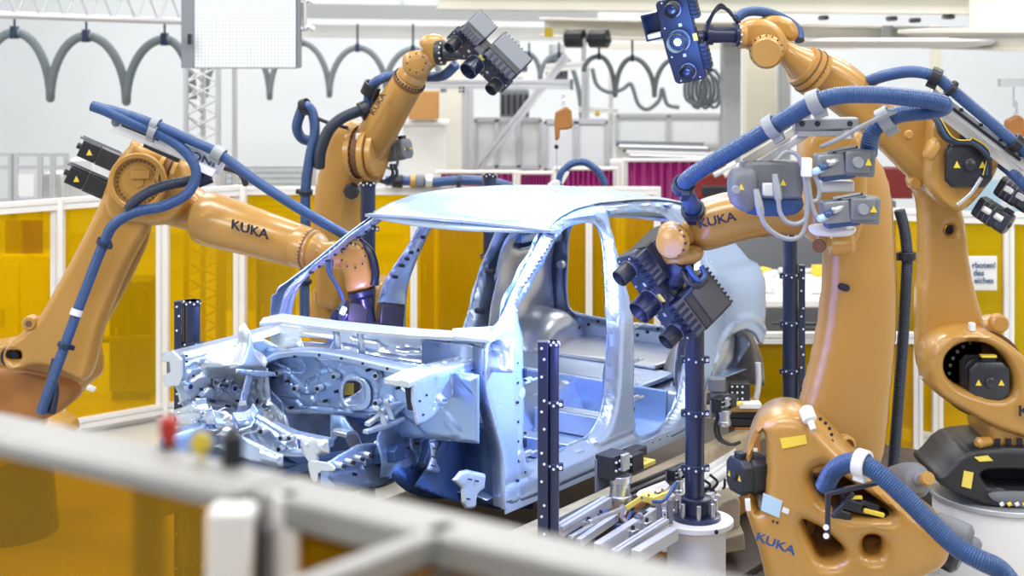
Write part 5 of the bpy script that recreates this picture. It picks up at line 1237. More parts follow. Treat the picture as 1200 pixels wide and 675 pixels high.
# white carrier rail along the top and hoses
A, B = W(134, 144, 9.5), W(262, 196, 9.45)
b = MB(); b.bar(A, B, .05, .105, (0, 0, 1)); b.build('hose_rail', 'white', t, .008)
b = MB(); b.bar(A.lerp(B, .08)+V((0, -.03, .01)), A.lerp(B, .42)+V((0, -.03, .01)), .01, .014, (0, 0, 1)); b.build('rail_slot', 'ink', t)
b = MB(); b.bar(A.lerp(B, .28)+V((0, -.02, -.06)), A.lerp(B, .6)+V((0, -.02, -.07)), .03, .02, (0, 0, 1)); b.build('rail_bracket', 'black', t)
text('ONI', 'rail_lettering', A.lerp(B, .82)+V((0, -.03, 0)), (B-A), ZD, .07, 'ink_blue', t, 1.3, .004)
MB().ball(W(116 if 0 else 136, 143, 9.48), .03).build('rail_end', 'motor_grey', t)
MB().box(W(238, 197, 9.38), (.16, .06, .05), Matrix.Rotation(.4, 3, 'Y')).build('guide_plate', 'white', t, .006)
h1 = [(48, 484, 9.45), (58, 455, 9.45), (76, 405, 9.5), (97, 348, 9.55), (122, 284, 9.5), (135, 262, 9.45), (160, 248, 9.4), (190, 242, 9.38), (218, 228, 9.36), (230, 206, 9.36), (224, 186, 9.36), (206, 168, 9.38), (180, 154, 9.4), (150, 142, 9.42), (124, 130, 9.44), (108, 124, 9.46)]
hose(t, h1, .034)
h2 = [(108, 124, 9.5), (140, 132, 9.45), (182, 146, 9.4), (222, 164, 9.38), (256, 180, 9.36), (300, 212, 9.3), (340, 238, 9.25), (370, 256, 9.26), (398, 272, 9.32), (418, 286, 9.34), (426, 300, 9.3)]
hose(t, h2, .032)
for i in (2, 4): hclamp(t, h1, i, .036, 'clamp')
hclamp(t, h1, 12, .038, 'clamp_grey', .05); hclamp(t, h2, 2, .036, 'clamp_grey', .05); hclamp(t, h2, 4, .036, 'clamp_grey', .07)
plab(MB().ring(W(90, 366, 9.53)-V((.01, 0, .02)), W(97, 348, 9.55)-W(76, 405, 9.5), .034, .037, .04).build('hose_tape', 'white', t), 'white tape band')
h3 = [(150, 246, 9.42), (158, 236, 9.4), (176, 224, 9.4), (200, 216, 9.42), (222, 212, 9.45), (238, 206, 9.45)]
hose(t, h3, .034, 'hose_dark')
hose(t, [(60, 484, 9.5), (64, 460, 9.5), (62, 440, 9.5), (66, 420, 9.52)], .03, 'hose_dark')
hclamp(t, h3, 5, .036, 'clamp', .09)
hose(t, [(262, 196, 9.5), (276, 200, 9.5), (284, 206, 9.5), (288, 216, 9.55)], .02, 'hose_dark')
pillow(t, 'turntable', [(-60, 500), (60, 500), (70, 540), (-60, 540)], 10.1, .6, 'orange', .05)
b = MB(); c = W(0, 540, 10.3); b.lathe((c.x, c.y, 0), (0, 0, 1), [(0, .38), (c.z, .34)], 40); b.build('base', 'scanner_black', t)
scn, P_, R_ = scanner('dark blue scanner on the left robot wrist inside the car body', W(436, 388, 9.2), (.9, .3, -.15), (-.3, -.3, -.8), .62)
hose(r1, [(404, 352, 9.1), (398, 366, 9.05), (402, 378, 9.0), (412, 380, 9.0)], .02, 'scanner', 'cable', 0)
MB().box(W(398, 370, 9.05), (.09, .06, .08), Matrix.Rotation(.5, 3, 'Y')).build('junction_box', 'scanner', r1, .01)
MB().box(W(402, 364, 9.0), (.035, .02, .05), Matrix.Rotation(.5, 3, 'Y')).build('connector', 'sticker_blue', r1, .006)

# ============ raised robot behind the car ====================================
t = thing('robot_arm', 'orange robot behind the car with its arm raised to the upper left of centre', 'robot', W(385, 420, 11.2))
r2 = t
pillow(t, 'link_arm', [(378, 172), (386, 152), (400, 143), (413, 142), (422, 160), (420, 190), (416, 212), (410, 232), (405, 262), (406, 300), (402, 345), (394, 368), (372, 362), (366, 356), (365, 300), (362, 255), (366, 215), (372, 192)], 11.2, .30, 'orange', .07, n=(.35, 1, 0))
pillow(t, 'shoulder_housing', [(362, 330), (384, 360), (400, 350), (425, 330), (446, 330), (452, 360), (452, 400), (440, 440), (360, 440), (356, 380)], 11.35, .45, 'orange', .1, n=(.2, 1, 0))
c = W(414, 178, 11.0)
for k, (rr, m_) in enumerate(((32, 'orange'), (29, 'casting_shadow'), (32, 'orange'), (28, 'orange'))):
    MB().lathe(c+V((.05, -.02, 0))*k, (1, -.35, 0), [(0, S(rr, 11)), (.045, S(rr, 11))], 36).build('gear_ring', m_, t, .004)
bolts(t, c+V((.05, -.02, 0))*1, (-1, .35, 0), S(30, 11), 26, .008, 'ink')
MB().lathe(W(412, 224, 11.0), (0, -1, 0), [(-.05, .06), (.02, .06), (.03, .045)], 8).build('knuckle', 'motor', t)
MB().box(W(421, 160, 10.85), (.05, .05, .05)).build('end_stop', 'white', t, .01)
o = limb(t, 'forearm', (432, 172), (481, 92), 11.0, 10.7, 23, 18, 'orange', [(.3, 1.04), (.93, 1.05), (.94, .95), (.95, 1.08)])
A, B = W(432, 172, 11.), W(481, 92, 10.7); u = (B-A).normalized()
pillow(t, 'forearm_root', [(414, 150), (440, 130), (470, 140), (463, 168), (452, 196), (444, 218), (420, 218), (416, 190)], 11.0, .24, 'orange', .08)
MB().lathe(B-u*.03, u, [(0, S(20.5, 10.7)), (.012, S(20.5, 10.7))], 36).build('seam', 'casting_shadow', t)
bolts(t, B-u*.01, u, S(19, 10.7), 28, .007, 'ink')
text('KUKA', 'logo_lettering', W(443, 122, 10.62), W(457, 98, 10.6)-W(443, 122, 10.6), (-1, 0, .3), .052, 'ink', t, 1.2, .012)
MB().lathe(B+u*.02, u, [(0, S(18, 10.7)), (.05, S(17, 10.7)), (.08, S(13, 10.7)), (.14, S(13, 10.7))], 32).build('wrist_neck', 'orange', t)
pillow(t, 'wrist', [(470, 68), (478, 60), (496, 58), (512, 62), (514, 74), (504, 82), (500, 92), (482, 94), (472, 84)], 10.55, .16, 'orange', .05)
pillow(t, 'wrist_head', [(489, 50), (496, 42), (508, 39), (520, 42), (526, 58), (520, 74), (508, 78), (498, 62)], 10.5, .18, 'orange', .05)
bolts(t, W(488, 74, 10.53), (0, -1, 0), S(11, 10.5), 8, .007, 'ink')
MB().lathe(W(512, 62, 10.5), (1, -.3, .05), [(0, S(14, 10.5)), (.03, S(15, 10.5)), (.05, S(15, 10.5)), (.06, S(11, 10.5)), (.14, S(10, 10.5))], 30).build('tool_flange', 'scanner_black', t)
bolts(t, W(518, 62, 10.47), (1, -.3, .05), S(13, 10.5), 12, .006, 'white')
motor(t, W(455, 178, 11.15), (.9, -.5, .2), .15, .17, 'motor_grey')
hh = [(430, 134, 10.9), (434, 104, 10.85), (448, 92, 10.8), (470, 88, 10.9), (500, 90, 10.85), (520, 88, 10.7), (534, 76, 10.6)]
hose(t, hh, .036); hclamp(t, hh, 1, .045, 'black', .09)
pillow(t, 'hose_carrier', [(420, 128), (428, 112), (440, 104), (446, 112), (436, 130), (428, 142)], 10.9, .1, 'scanner', .02)
hh = [(374, 196, 10.9), (376, 176, 10.85), (386, 152, 10.8), (402, 138, 10.8), (426, 128, 10.85)]
hose(t, hh, .042, 'hose_dark'); hclamp(t, hh, 4, .044, 'black', .06)
hh = [(357, 372, 11), (357, 330, 11), (358, 280, 11), (358, 225, 10.95), (363, 185, 10.9), (369, 155, 10.9), (366, 132, 10.9), (357, 124, 10.9), (351, 136, 10.95), (348, 150, 11), (354, 162, 11.05), (368, 166, 11.1)]
hose(t, hh, .038)
for i in (1, 3): hclamp(t, hh, i, .04, 'black', .03)
hclamp(t, hh, 7, .04, 'black', .05)
hose(t, [(356, 130, 10.9), (380, 142, 10.9), (408, 150, 10.9)], .014, 'black', 'stay_rod', 0)
hose(t, [(458, 192, 11.1), (460, 205, 11.1), (450, 212, 11.1), (440, 206, 11.1)], .012, 'hose_dark', 'cable', 0)
hose(t, [(462, 192, 11.1), (465, 204, 11.1), (456, 214, 11.1), (444, 212, 11.1)], .012, 'hose_dark', 'cable', 0)
b = MB(); c = W(400, 430, 11.6); b.lathe((c.x, c.y, 0), (0, 0, 1), [(0, .45), (c.z*.7, .42), (c.z, .34)], 40); b.build('base', 'scanner_black', t)
scanner('black scanner on the raised robot behind the car', W(562, 70, 10.2), (.70, .0, -.71), (-.5, -.62, -.55), .90, hous=((-.17, -.15, .0, .19, .22, .20), (.13, -.15, .03, .30, .22, .20)), mat_='scanner', w=1.2, flip=-1, neck=W(522, 62, 10.4))

# ============ rear right robot ===============================================
t = thing('robot_arm', 'orange robot at the far right holding its scanner up over the car rear', 'robot', W(1165, 530, 9.6))
r4 = t
pillow(t, 'link_arm', [(1066, 214), (1078, 196), (1110, 200), (1126, 236), (1134, 262), (1139, 316), (1148, 352), (1158, 388), (1166, 420), (1150, 470), (1110, 470), (1090, 446), (1081, 434), (1079, 405), (1079, 340), (1083, 328), (1083, 250), (1078, 226)], 9.55, .22, 'orange', .05, holes=[oval(1115, 270.5, 5.5, 5.5)])
MB().lathe(W(1115, 270.5, 9.62), (0, -1, 0), [(0, .04), (.01, .04)], 20).build('arm_hole', 'hole', t)
pillow(t, 'link_arm_back', [(1079, 430), (1083, 405), (1096, 392), (1120, 380), (1156, 376), (1170, 372), (1174, 378), (1172, 396), (1140, 420), (1090, 442)], 9.7, .2, 'orange', .04)
ring = [(1091, 450), (1090, 428), (1094, 410), (1104, 398), (1120, 390), (1146, 388), (1170, 394), (1190, 408), (1210, 426), (1230, 450), (1230, 520), (1200, 514), (1170, 504), (1140, 488), (1112, 472), (1098, 462)]
hole = [(1107, 436), (1108, 420), (1118, 408), (1134, 401), (1156, 402), (1174, 412), (1186, 428), (1192, 448), (1190, 464), (1178, 471), (1158, 468), (1134, 460), (1116, 450)]
pillow(t, 'column_housing', ring, 9.25, .34, 'orange', .04, holes=[hole])
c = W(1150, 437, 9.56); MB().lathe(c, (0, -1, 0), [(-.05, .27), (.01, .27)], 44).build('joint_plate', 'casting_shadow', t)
bolts(t, W(1150, 437, 9.5), (0, -1, 0), .20, 26, .012, 'motor_grey')
motor(t, W(1146, 438, 9.52), (0, -1, 0), .25, .24)
MB().box(W(1158, 417, 9.30), (.09, .05, .012)).build('label', 'yellow', t)
MB().cyl(W(1170, 440, 9.3), W(1168, 466, 9.3), .012).build('connector', 'white', t)
MB().cyl(W(1166, 436, 9.3), W(1176, 436, 9.3), .01).build('connector', 'white', t)
MB().box(W(1139, 383, 9.3), (.035, .05, .05)).build('end_stop', 'white', t, .006)
MB().box(W(1085, 441, 9.5), (.06, .05, .03)).build('end_stop', 'white', t, .006)
MB().lathe(W(1171, 379, 9.45), (0, -1, 0), [(-.05, .055), (.02, .055), (.03, .045)], 20).build('lug', 'orange', t)
text('K', 'logo_lettering', W(1200, 482, 9.22), (1, 0, 0), (0, 0, 1), .09, 'ink', t, 1.3, .004)
pillow(t, 'turntable', [(1158, 494), (1162, 527), (1180, 532), (1240, 534), (1240, 500), (1190, 498)], 9.3, .5, 'orange', .03)
for k in range(3): MB().box(W(1169+k*13, 518, 9.28), (.03, .02, .04)).build('turntable_slot', 'ink', t)
MB().lathe(W(1147, 519, 9.25), (-1, -.4, 0), [(-.08, .03), (0, .035), (.02, .02)], 16).build('lug', 'orange', t)
pillow(t, 'base', [(1101, 568), (1100, 559), (1108, 557), (1127, 533), (1152, 527), (1190, 526), (1260, 528), (1262, 602), (1200, 601), (1158, 594), (1110, 573)], 9.2, .6, 'scanner_black', .018, holes=[[(1149, 558), (1153, 552), (1175, 550), (1240, 552), (1240, 575), (1160, 574)]], rnd=1)
MB().box(W(1195, 563, 9.5), (.6, .1, .25)).build('base_recess', 'hole', t)
pillow(t, 'base_cover', [(1156, 576), (1240, 578), (1240, 598), (1190, 595), (1164, 588)], 9.17, .04, 'motor_grey', .01)
MB().prism([W(x, y, 9.19) for x, y in ((1130, 552), (1141, 554), (1138, 573), (1127, 570))], (0, .03, 0)).build('label', 'yellow_label', t)
MB().prism([W(x, y, 9.192) for x, y in ((1142, 536), (1158, 534), (1164, 540), (1148, 541))], (0, .03, 0)).build('label', 'yellow_label', t)
for k in range(4): MB().cyl(W(1172+k*9, 592, 9.12), W(1176+k*9, 590, 9.12), .012).build('connector', ('white', 'yellow', 'white', 'yellow')[k], t)
cpl = W(1180, 575, 9.55); t2 = thing('round_pedestal', 'large round white pedestal carrying the far right robot', 'pedestal', (cpl.x, cpl.y, 0))
MB().lathe((cpl.x, cpl.y, 0), (0, 0, 1), [(0, .45), (.44, .45), (.46, .44)], 56).build('drum', 'white', t2)
MB().lathe((cpl.x, cpl.y, .46), (0, 0, 1), [(0, .47), (.03, .47)], 56).build('top_disc', 'alu', t2, .004)
# forearm: tapering casting up to the left
pillow(t, 'forearm', [(946, 74), (960, 62), (975, 60), (1008, 78), (1034, 102), (1062, 116), (1096, 124), (1130, 140), (1160, 166), (1174, 186), (1168, 205), (1148, 232), (1126, 252), (1110, 244), (1086, 222), (1064, 204), (1033, 172), (1008, 152), (980, 130), (955, 112), (946, 92)], 9.2, .30, 'orange', .12, E=.13)
pillow(t, 'forearm_motor_housing', [(1094, 122), (1130, 140), (1172, 176), (1172, 200), (1148, 232), (1126, 252), (1104, 240), (1086, 216), (1090, 170)], 9.08, .25, 'orange', .03)
A, B = W(962, 92, 9.15), W(940, 74, 9.1); u = (W(905, 45, 9.1)-W(962, 88, 9.2)).normalized(); q = W(956, 88, 9.18)
for s_, rr, m_ in ((0, 28, 'orange'), (.035, 28.5, 'casting_shadow'), (.042, 27, 'orange'), (.075, 26.5, 'casting_shadow'), (.083, 25, 'orange')):
    MB().lathe(q+u*s_, u, [(0, S(rr, 9.2)), (.033 if m_ == 'orange' else .007, S(rr, 9.2))], 40).build('forearm_ring', m_, t)
bolts(t, q+u*.03, u, S(27, 9.2), 30, .007, 'ink')
MB().lathe(q+u*.1, u, [(0, S(22, 9.2)), (.08, S(16, 9.2)), (.16, S(13, 9.2)), (.24, S(13, 9.2))], 34).build('wrist_neck', 'orange', t)
pillow(t, 'wrist_back', [(888, 22), (905, 17), (925, 20), (936, 30), (938, 44), (928, 50), (912, 44), (890, 34)], 9.15, .12, 'orange', .04)
pillow(t, 'wrist', [(864, 34), (872, 24), (890, 20), (912, 28), (924, 44), (926, 58), (918, 70), (904, 74), (890, 68), (880, 58), (866, 54)], 9.0, .14, 'orange', .04)
MB().lathe(W(898, 60, 9.0), (-.15, -1, -.1), [(0, S(20, 9)), (.04, S(20, 9)), (.05, S(18.5, 9)), (.09, S(17.5, 9)), (.1, S(16, 9))], 40).build('wrist_cover', 'orange', t)
bolts(t, W(898, 60, 8.95), (-.15, -1, -.1), S(18.6, 9), 16, .005, 'ink', h=.012)
MB().lathe(W(872, 42, 8.98), (-1, -.15, 0), [(0, S(15, 9)), (.03, S(15, 9)), (.04, S(14, 9))], 34).build('wrist_flange', 'orange', t)
MB().lathe(W(864, 41, 8.96), (-1, -.15, 0), [(0, S(14.5, 9)), (.02, S(14.5, 9)), (.022, S(9.5, 9)), (.15, S(9.5, 9)), (.152, S(12, 9)), (.19, S(12, 9))], 30).build('tool_extension', 'scanner', t)
bolts(t, W(866, 41, 8.96), (-1, -.15, 0), S(13, 9), 10, .006, 'white', h=.012)
m4 = motor(t, W(1130, 192, 9.15), (-.05, -1, .05), .27, .13, label='black servo motor with yellow warning triangles')
for px, py in ((1152, 246), (1178, 222)):
    motor(t, W(px-6, py-6, 9.3), (.72, -.5, -.52), .13, .22, tri=False)
    for k in range(2): MB().cyl(W(px+k*14, py-2+k*8, 9.05), W(px+8+k*14, py+3+k*8, 9.05), .018).build('connector', 'white', t)
MB().lathe(W(1086, 186, 9.0), W(1096, 168, 9)-W(1086, 186, 9.0), [(0, .025), (.02, .04), (.1, .045), (.13, .03)], 20).build('buffer', 'orange', t)
MB().lathe(W(1071, 214, 9.3), (0, -1, 0), [(-.03, .04), (.04, .04), (.05, .03)], 20).build('lug', 'orange', t)
MB().lathe(W(1065, 158, 9.05), (0, -1, 0), [(0, .03), (.02, .02)], 16).build('boss', 'orange', t)
# rail, cables and hoses
A, B = W(1090, 108, 9.0), W(1205, 196, 8.95); b = MB(); b.bar(A, B, .05, .07, (0, 0, 1)); b.build('hose_rail', 'alu', t, .004)
b = MB(); b.bar(A.lerp(B, .15)+V((0, -.03, .0)), A.lerp(B, .9)+V((0, -.03, .0)), .012, .018, (0, 0, 1)); b.build('rail_slot', 'ink', t)
b = MB(); b.bar(A+V((0, .05, -.07)), B+V((0, .05, -.07)), .03, .05, (0, 0, 1)); b.build('rail_support', 'white', t, .004)
for s_ in (.1, .3, .5, .7, .9): MB().box(A.lerp(B, s_)+V((0, -.035, .03)), (.02, .02, .02)).build('rail_screw', 'motor', t, .003)
hh = [(1016, 96, 9.3), (1040, 88, 9.1), (1070, 84, 8.95), (1096, 90, 8.9), (1114, 104, 8.9), (1140, 126, 8.9), (1166, 148, 8.9), (1190, 168, 8.9), (1220, 192, 8.9)]
hose(t, hh, .036, 'hose_blue'); hclamp(t, hh, 3, .042, 'black', .06); hclamp(t, hh, 4, .042, 'black', .03); hclamp(t, hh, 7, .042, 'black', .05)
hose(t, [(862, 22, 9.1), (875, 14, 9.15), (895, 14, 9.2), (918, 22, 9.25), (934, 34, 9.25), (937, 48, 9.2)], .03, 'hose_blue')
hose(t, [(1174, 192, 9.1), (1190, 206, 9.0), (1210, 228, 9)], .034, 'hose_blue')
for k in range(5): hose(t, [(1084+k*3, 130-k*2, 9.0), (1096+k*2, 142, 8.95), (1102+k*4, 158+k, 8.93), (1116+k*5, 168-k, 8.95), (1140, 170-k*2, 8.97), (1158, 188-k*3, 8.97), (1160-k*2, 205, 9.0)], .008 if k < 4 else .004, ('black', 'hose_dark', 'ink_blue', 'black', 'yellow')[k], 'cable', 0)
hose(t, [(1122, 240, 9.0), (1138, 226, 8.98), (1150, 208, 8.97)], .012, 'steel', 'cable', 0)
scanner('dark blue scanner with a lit projector at the top right', W(799, 46, 8.85), (.25, .1, -.96), (-.30, -.93, -.12), .86, lit=True, hous=((-.20, -.14, .02, .18, .18, .18), (.14, -.12, .05, .20, .12, .12)), w=1.7, flip=-1, hood=1, neck=W(830, 42, 8.95))
for k in range(4): hose(t, [(828, 36-k*3, 8.9), (838+k*2, 14-k*3, 8.88), (852+k*2, 10+k*3, 8.9), (864+k, 26, 8.95)], .007, 'black', 'cable', 0)

# ============ front right robot ==============================================
t = thing('robot_arm', 'large orange robot at front right scanning the car side above its black scanner', 'robot', W(1000, 675, 7.6))
r3 = t
LINK = [(986, 196), (990, 176), (1004, 164), (1024, 170), (1042, 190), (1053, 215), (1057, 250), (1061, 300), (1062, 350), (1060, 400), (1054, 460), (1046, 548), (1030, 560), (985, 560), (955, 535), (948, 500), (955, 468), (965, 430), (975, 384), (980, 330), (981, 295), (980, 240)]
pillow(t, 'link_arm', LINK, 7.75, .24, 'orange', .15, E=.10, n=(-.30, 1, 0))
MB().lathe(W(990, 337, 7.72), (.30, -1, 0), [(-.05, .018), (.02, .018)], 16).build('arm_hole', 'hole', t)
MB().lathe(W(988, 498 if 0 else 520, 7.62), (.3, -1, 0), [(0, .05), (.04, .05), (.05, .035), (.02, .03)], 22).build('lug', 'orange', t)
# column: ring arch at the left, body to the lower right
COL = [(868, 578), (871, 545), (880, 514), (892, 496), (912, 487), (936, 489), (962, 506), (985, 530), (1005, 552), (1040, 580), (1076, 606), (1100, 622), (1116, 640), (1112, 664), (1096, 676), (1060, 690), (1000, 700), (900, 700), (890, 650), (876, 612)]
pillow(t, 'column_housing', COL, 7.15, .45, 'orange', .07, E=.06, n=(.18, 1, 0), holes=[[(880, 560), (881, 530), (888, 512), (896, 508), (898, 530), (897, 570), (892, 604), (885, 600)], [(948, 566), (952, 554), (966, 548), (986, 560), (1010, 576), (1046, 600), (1050, 606), (1030, 612), (990, 606), (962, 594)], [(938, 612), (946, 614), (966, 624), (984, 640), (992, 650), (988, 658), (972, 662), (960, 660), (950, 640)], oval(1023, 643, 12, 12)])
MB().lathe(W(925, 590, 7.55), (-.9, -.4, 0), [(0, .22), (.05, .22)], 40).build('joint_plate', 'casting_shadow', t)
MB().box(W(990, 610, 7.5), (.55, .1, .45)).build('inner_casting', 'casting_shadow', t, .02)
MB().box(W(1023, 643, 7.35), (.14, .05, .14)).build('inner_casting', 'brown_orange', t, .02)
pillow(t, 'shoulder_ridge', [(918, 496), (938, 480), (950, 486), (962, 505), (975, 540), (964, 548), (952, 532), (940, 512)], 7.3, .3, 'orange', .04)
bolts(t, W(950, 512, 7.25), (-.3, -1, 0), .10, 10, .008, 'ink', a0=-1, span=3)
MB().lathe(W(946, 484, 7.2), W(952, 500, 7.15)-W(946, 484, 7.2), [(-.03, .02), (-.02, .034), (.04, .034), (.05, .016), (.09, .014)], 20).build('end_stop', 'white', t)
m3 = motor(t, W(897, 553, 7.35), (-.92, -.38, 0), .17, .17, 'scanner_black', 'dark blue black servo motor on the column side')
MB().cyl(W(876, 585, 7.0), W(877, 598, 7.0), .012).build('connector', 'white', t)
text('KUKA', 'logo_lettering', W(909, 637, 7.06), W(929, 645, 7.05)-W(889, 629, 7.12), (0, 0, 1), .056, 'ink_blue', t, 1.25, .010)
PC = W(sum(a for a, _ in COL)/len(COL), sum(b2 for _, b2 in COL)/len(COL), 7.15)
for nm, pl, m_ in (('label', [(914, 514), (944, 510), (946, 520), (917, 526)], 'yellow'), ('label', [(895, 579), (917, 587), (913, 607), (892, 598)], 'sticker_blue'), ('label', [(918, 594), (925, 597), (924, 603), (916, 600)], 'white')):
    MB().prism([onplane(x, y, PC-V((0, .004, 0)), V((.18, 1, 0)).normalized()) for x, y in pl], (0, .02, 0)).build(nm, m_, t)
for px in (906, 911): MB().cyl(W(px, 611+(px-906)*.3, 7.12), W(px, 611+(px-906)*.3, 7.09), .007).build('screw', 'ink', t)
# black motor stack inside the column, counterweight sphere
for px, py, sx, sy, m_ in ((1000, 590, 30, 14, 'black'), (1016, 592, 24, 16, 'scanner_black'), (985, 600, 22, 12, 'black'), (1035, 602, 26, 8, 'black')):
    MB().box(W(px, py, 7.22), (S(sx, 7.2), .12, S(sy, 7.2)), Matrix.Rotation(.25, 3, 'Y')).build('motor', m_, t, .012)
MB().box(W(1004, 583, 7.12), (.05, .01, .014)).build('warning_label', 'yellow', t)
MB().bar(W(1012, 598, 7.1), W(1036, 604, 7.1), .02, .02).build('connector', 'yellow', t, .004)
MB().lathe(W(1052, 566, 7.6), W(1078, 562, 7.3)-W(1052, 566, 7.6), [(-.1, .06), (0, .085), (.15, .09), (.24, .085), (.29, .06), (.3, .03), (.32, .03), (.33, .02)], 32).build('counterweight', 'motor_grey', t)
MB().lathe(W(1086, 561, 7.25), W(1090, 560, 7.2)-W(1086, 561, 7.25), [(0, .035), (.03, .03)], 20).build('counterweight_nut', 'brass', t)
b = MB(); b.bar(W(970, 578, 6.95), W(1027, 566, 6.98), .03, .02, (0, 0, 1)); b.bar(W(970, 576, 6.95), W(970, 630, 6.95), .02, .035, (0, 1, 0)); b.bar(W(975, 606, 7), W(1000, 578, 7.05), .02, .02); b.build('hose_bracket', 'scanner', t, .004)
for py in (618, 628): MB().cyl(W(968, py, 6.93), W(968, py, 6.9), .013).build('screw', 'white', t)
hh = [(966, 572, 7.1), (976, 553, 7.05), (992, 543, 7.0), (1010, 543, 6.95), (1030, 555, 6.9), (1060, 582, 6.85), (1090, 612, 6.8), (1120, 640, 6.75), (1148, 656, 6.7), (1172, 668, 6.7), (1190, 690, 6.7)]
hose(t, hh, .045); hclamp(t, hh, 3, .048, 'white', .055)
MB().box(W(970, 575, 7.15), (.03, .05, .06)).build('red_cap', 'red', t, .01)
for px, py, r_, m_ in ((1120, 622, 14, 'motor_grey'), (1106, 650, 16, 'motor'), (1130, 634, 10, 'motor_grey')): MB().lathe(W(px, py, 7.3), (.8, -.5, -.3), [(-.1, S(r_, 7.3)*.8), (0, S(r_, 7.3)), (.06, S(r_, 7.3)), (.08, S(r_, 7.3)*.6)], 20).build('motor', m_, t, .006)
b = MB(); c = W(1000, 720, 7.7); b.lathe((c.x, c.y, 0), (0, 0, 1), [(0, .42), (c.z, .36)], 44); b.build('base', 'scanner_black', t)
# elbow and forearm
pillow(t, 'elbow_housing', [(944, 158), (960, 150), (1010, 150), (1018, 175), (1020, 230), (1015, 268), (1004, 292), (980, 294), (958, 290), (950, 276), (948, 220)], 7.55, .32, 'orange', .05)
pillow(t, 'forearm', [(806, 262), (808, 248), (820, 239), (838, 232), (860, 227), (900, 226), (950, 232), (985, 240), (990, 268), (965, 280), (925, 279), (882, 284), (850, 294), (830, 299), (815, 296), (806, 282)], 7.68, .26, 'orange', .13, E=.13)
MB().lathe(W(972, 287, 7.5), W(1003, 285, 7.5)-W(972, 287, 7.5), [(0, .045), (.02, .055), (.10, .055), (.12, .04)], 24).build('elbow_pin', 'orange', t)
MB().lathe(W(960, 288, 7.48), (-.3, -1, 0), [(0, .035), (.03, .03)], 18).build('buffer', 'casting_shadow', t)
pillow(t, 'elbow_guard', [(948, 262), (1003, 264), (1005, 272), (996, 278), (962, 278), (950, 274)], 7.38, .06, 'white', .02)
text('KUKA', 'logo_lettering', W(840, 258, 7.63), W(854, 256, 7.64)-W(826, 262, 7.66), (0, 0, 1), .062, 'ink', t, 1.15, .02)
pillow(t, 'wrist_neck', [(800, 262), (812, 256), (818, 270), (818, 290), (800, 292)], 7.72, .14, 'orange', .05)
pillow(t, 'wrist', [(772, 290), (773, 276), (778, 266), (790, 261), (802, 266), (806, 276), (806, 292), (820, 290), (828, 296), (822, 308), (808, 314), (792, 318), (780, 310)], 7.62, .18, 'orange', .05)
MB().lathe(W(790, 284, 7.6), (-.5, -.85, .1), [(0, S(20, 7.6)), (.03, S(20, 7.6)), (.05, S(18, 7.6)), (.06, S(14, 7.6))], 34).build('wrist_cover', 'orange', t)
bolts(t, W(789, 284, 7.56), (-.5, -.85, .1), S(16, 7.6), 12, .006, 'ink', h=.012)
MB().lathe(W(800, 306, 7.66), W(790, 330, 7.72)-W(800, 306, 7.66), [(0, S(14, 7.6)), (.02, S(16, 7.6)), (.05, S(16, 7.6)), (.06, S(12, 7.6)), (.12, S(12, 7.6))], 30).build('tool_flange', 'scanner', t)
hose(t, [(806, 312, 7.6), (812, 322, 7.58), (820, 330, 7.58), (826, 322, 7.6), (822, 312, 7.62)], .014, 'hose_blue', 'cable', 0)
hose(t, [(800, 318, 7.6), (806, 330, 7.56), (818, 336, 7.55), (828, 328, 7.58)], .012, 'black', 'cable', 0)
# big forearm motor
c = W(915, 223, 7.42)
pillow(t, 'forearm_motor', [(872, 192), (878, 190), (940, 190), (943, 196), (942, 232), (936, 234), (876, 232), (870, 226)], 7.35, .2, 'motor_grey', .02, rnd=1)
pillow(t, 'forearm_motor_end', [(856, 208), (864, 198), (884, 198), (890, 206), (888, 240), (880, 250), (868, 248), (857, 238)], 7.30, .16, 'motor_grey', .03, rnd=1)
pillow(t, 'forearm_motor_foot', [(868, 228), (940, 228), (944, 244), (930, 254), (890, 254), (872, 250)], 7.38, .18, 'ink_blue', .02, rnd=1)
for q in ((869, 219), (918, 214)):
    p = W(*q, 7.27 if q[0] < 900 else 7.33); e = .014; MB().prism([p+V((-e, 0, -e)), p+V((e, 0, -e)), p+V((0, 0, e))], (0, .012, 0)).build('warning_triangle', 'yellow', t)
MB().lathe(W(862, 222, 7.28), (0, -1, 0), [(0, .02), (.03, .018)], 16).build('connector', 'clamp_grey', t)
for a, b2 in (((908, 204), (912, 232)), ((886, 222), (890, 242))): MB().lathe(W(*a, 7.26), W(*b2, 7.24)-W(*a, 7.26), [(0, .014), (.04, .017), (.06, .02), (.12, .018), (.13, .01)], 16).build('plug_connector', 'clamp_grey', t)
MB().box(W(900, 222, 7.3), (.05, .05, .06)).build('plug_block', 'sticker', t, .006)
for pts in ([(912, 232), (914, 248), (922, 260), (936, 262), (946, 250), (944, 214), (936, 184), (922, 178), (912, 186)], [(890, 242), (896, 262), (912, 276), (930, 280), (942, 270), (946, 240)], [(946, 196), (950, 232), (956, 252), (966, 258), (974, 252)], [(950, 236), (958, 234), (960, 220), (952, 200)]):
    hose(t, [(x, y, 7.22) for x, y in pts], .011, 'clamp_grey', 'cable', 0)
plab(MB().box(W(945, 196, 7.22), (.05, .04, .09)).build('cable_clip', 'white', t, .006), 'white cable clip')
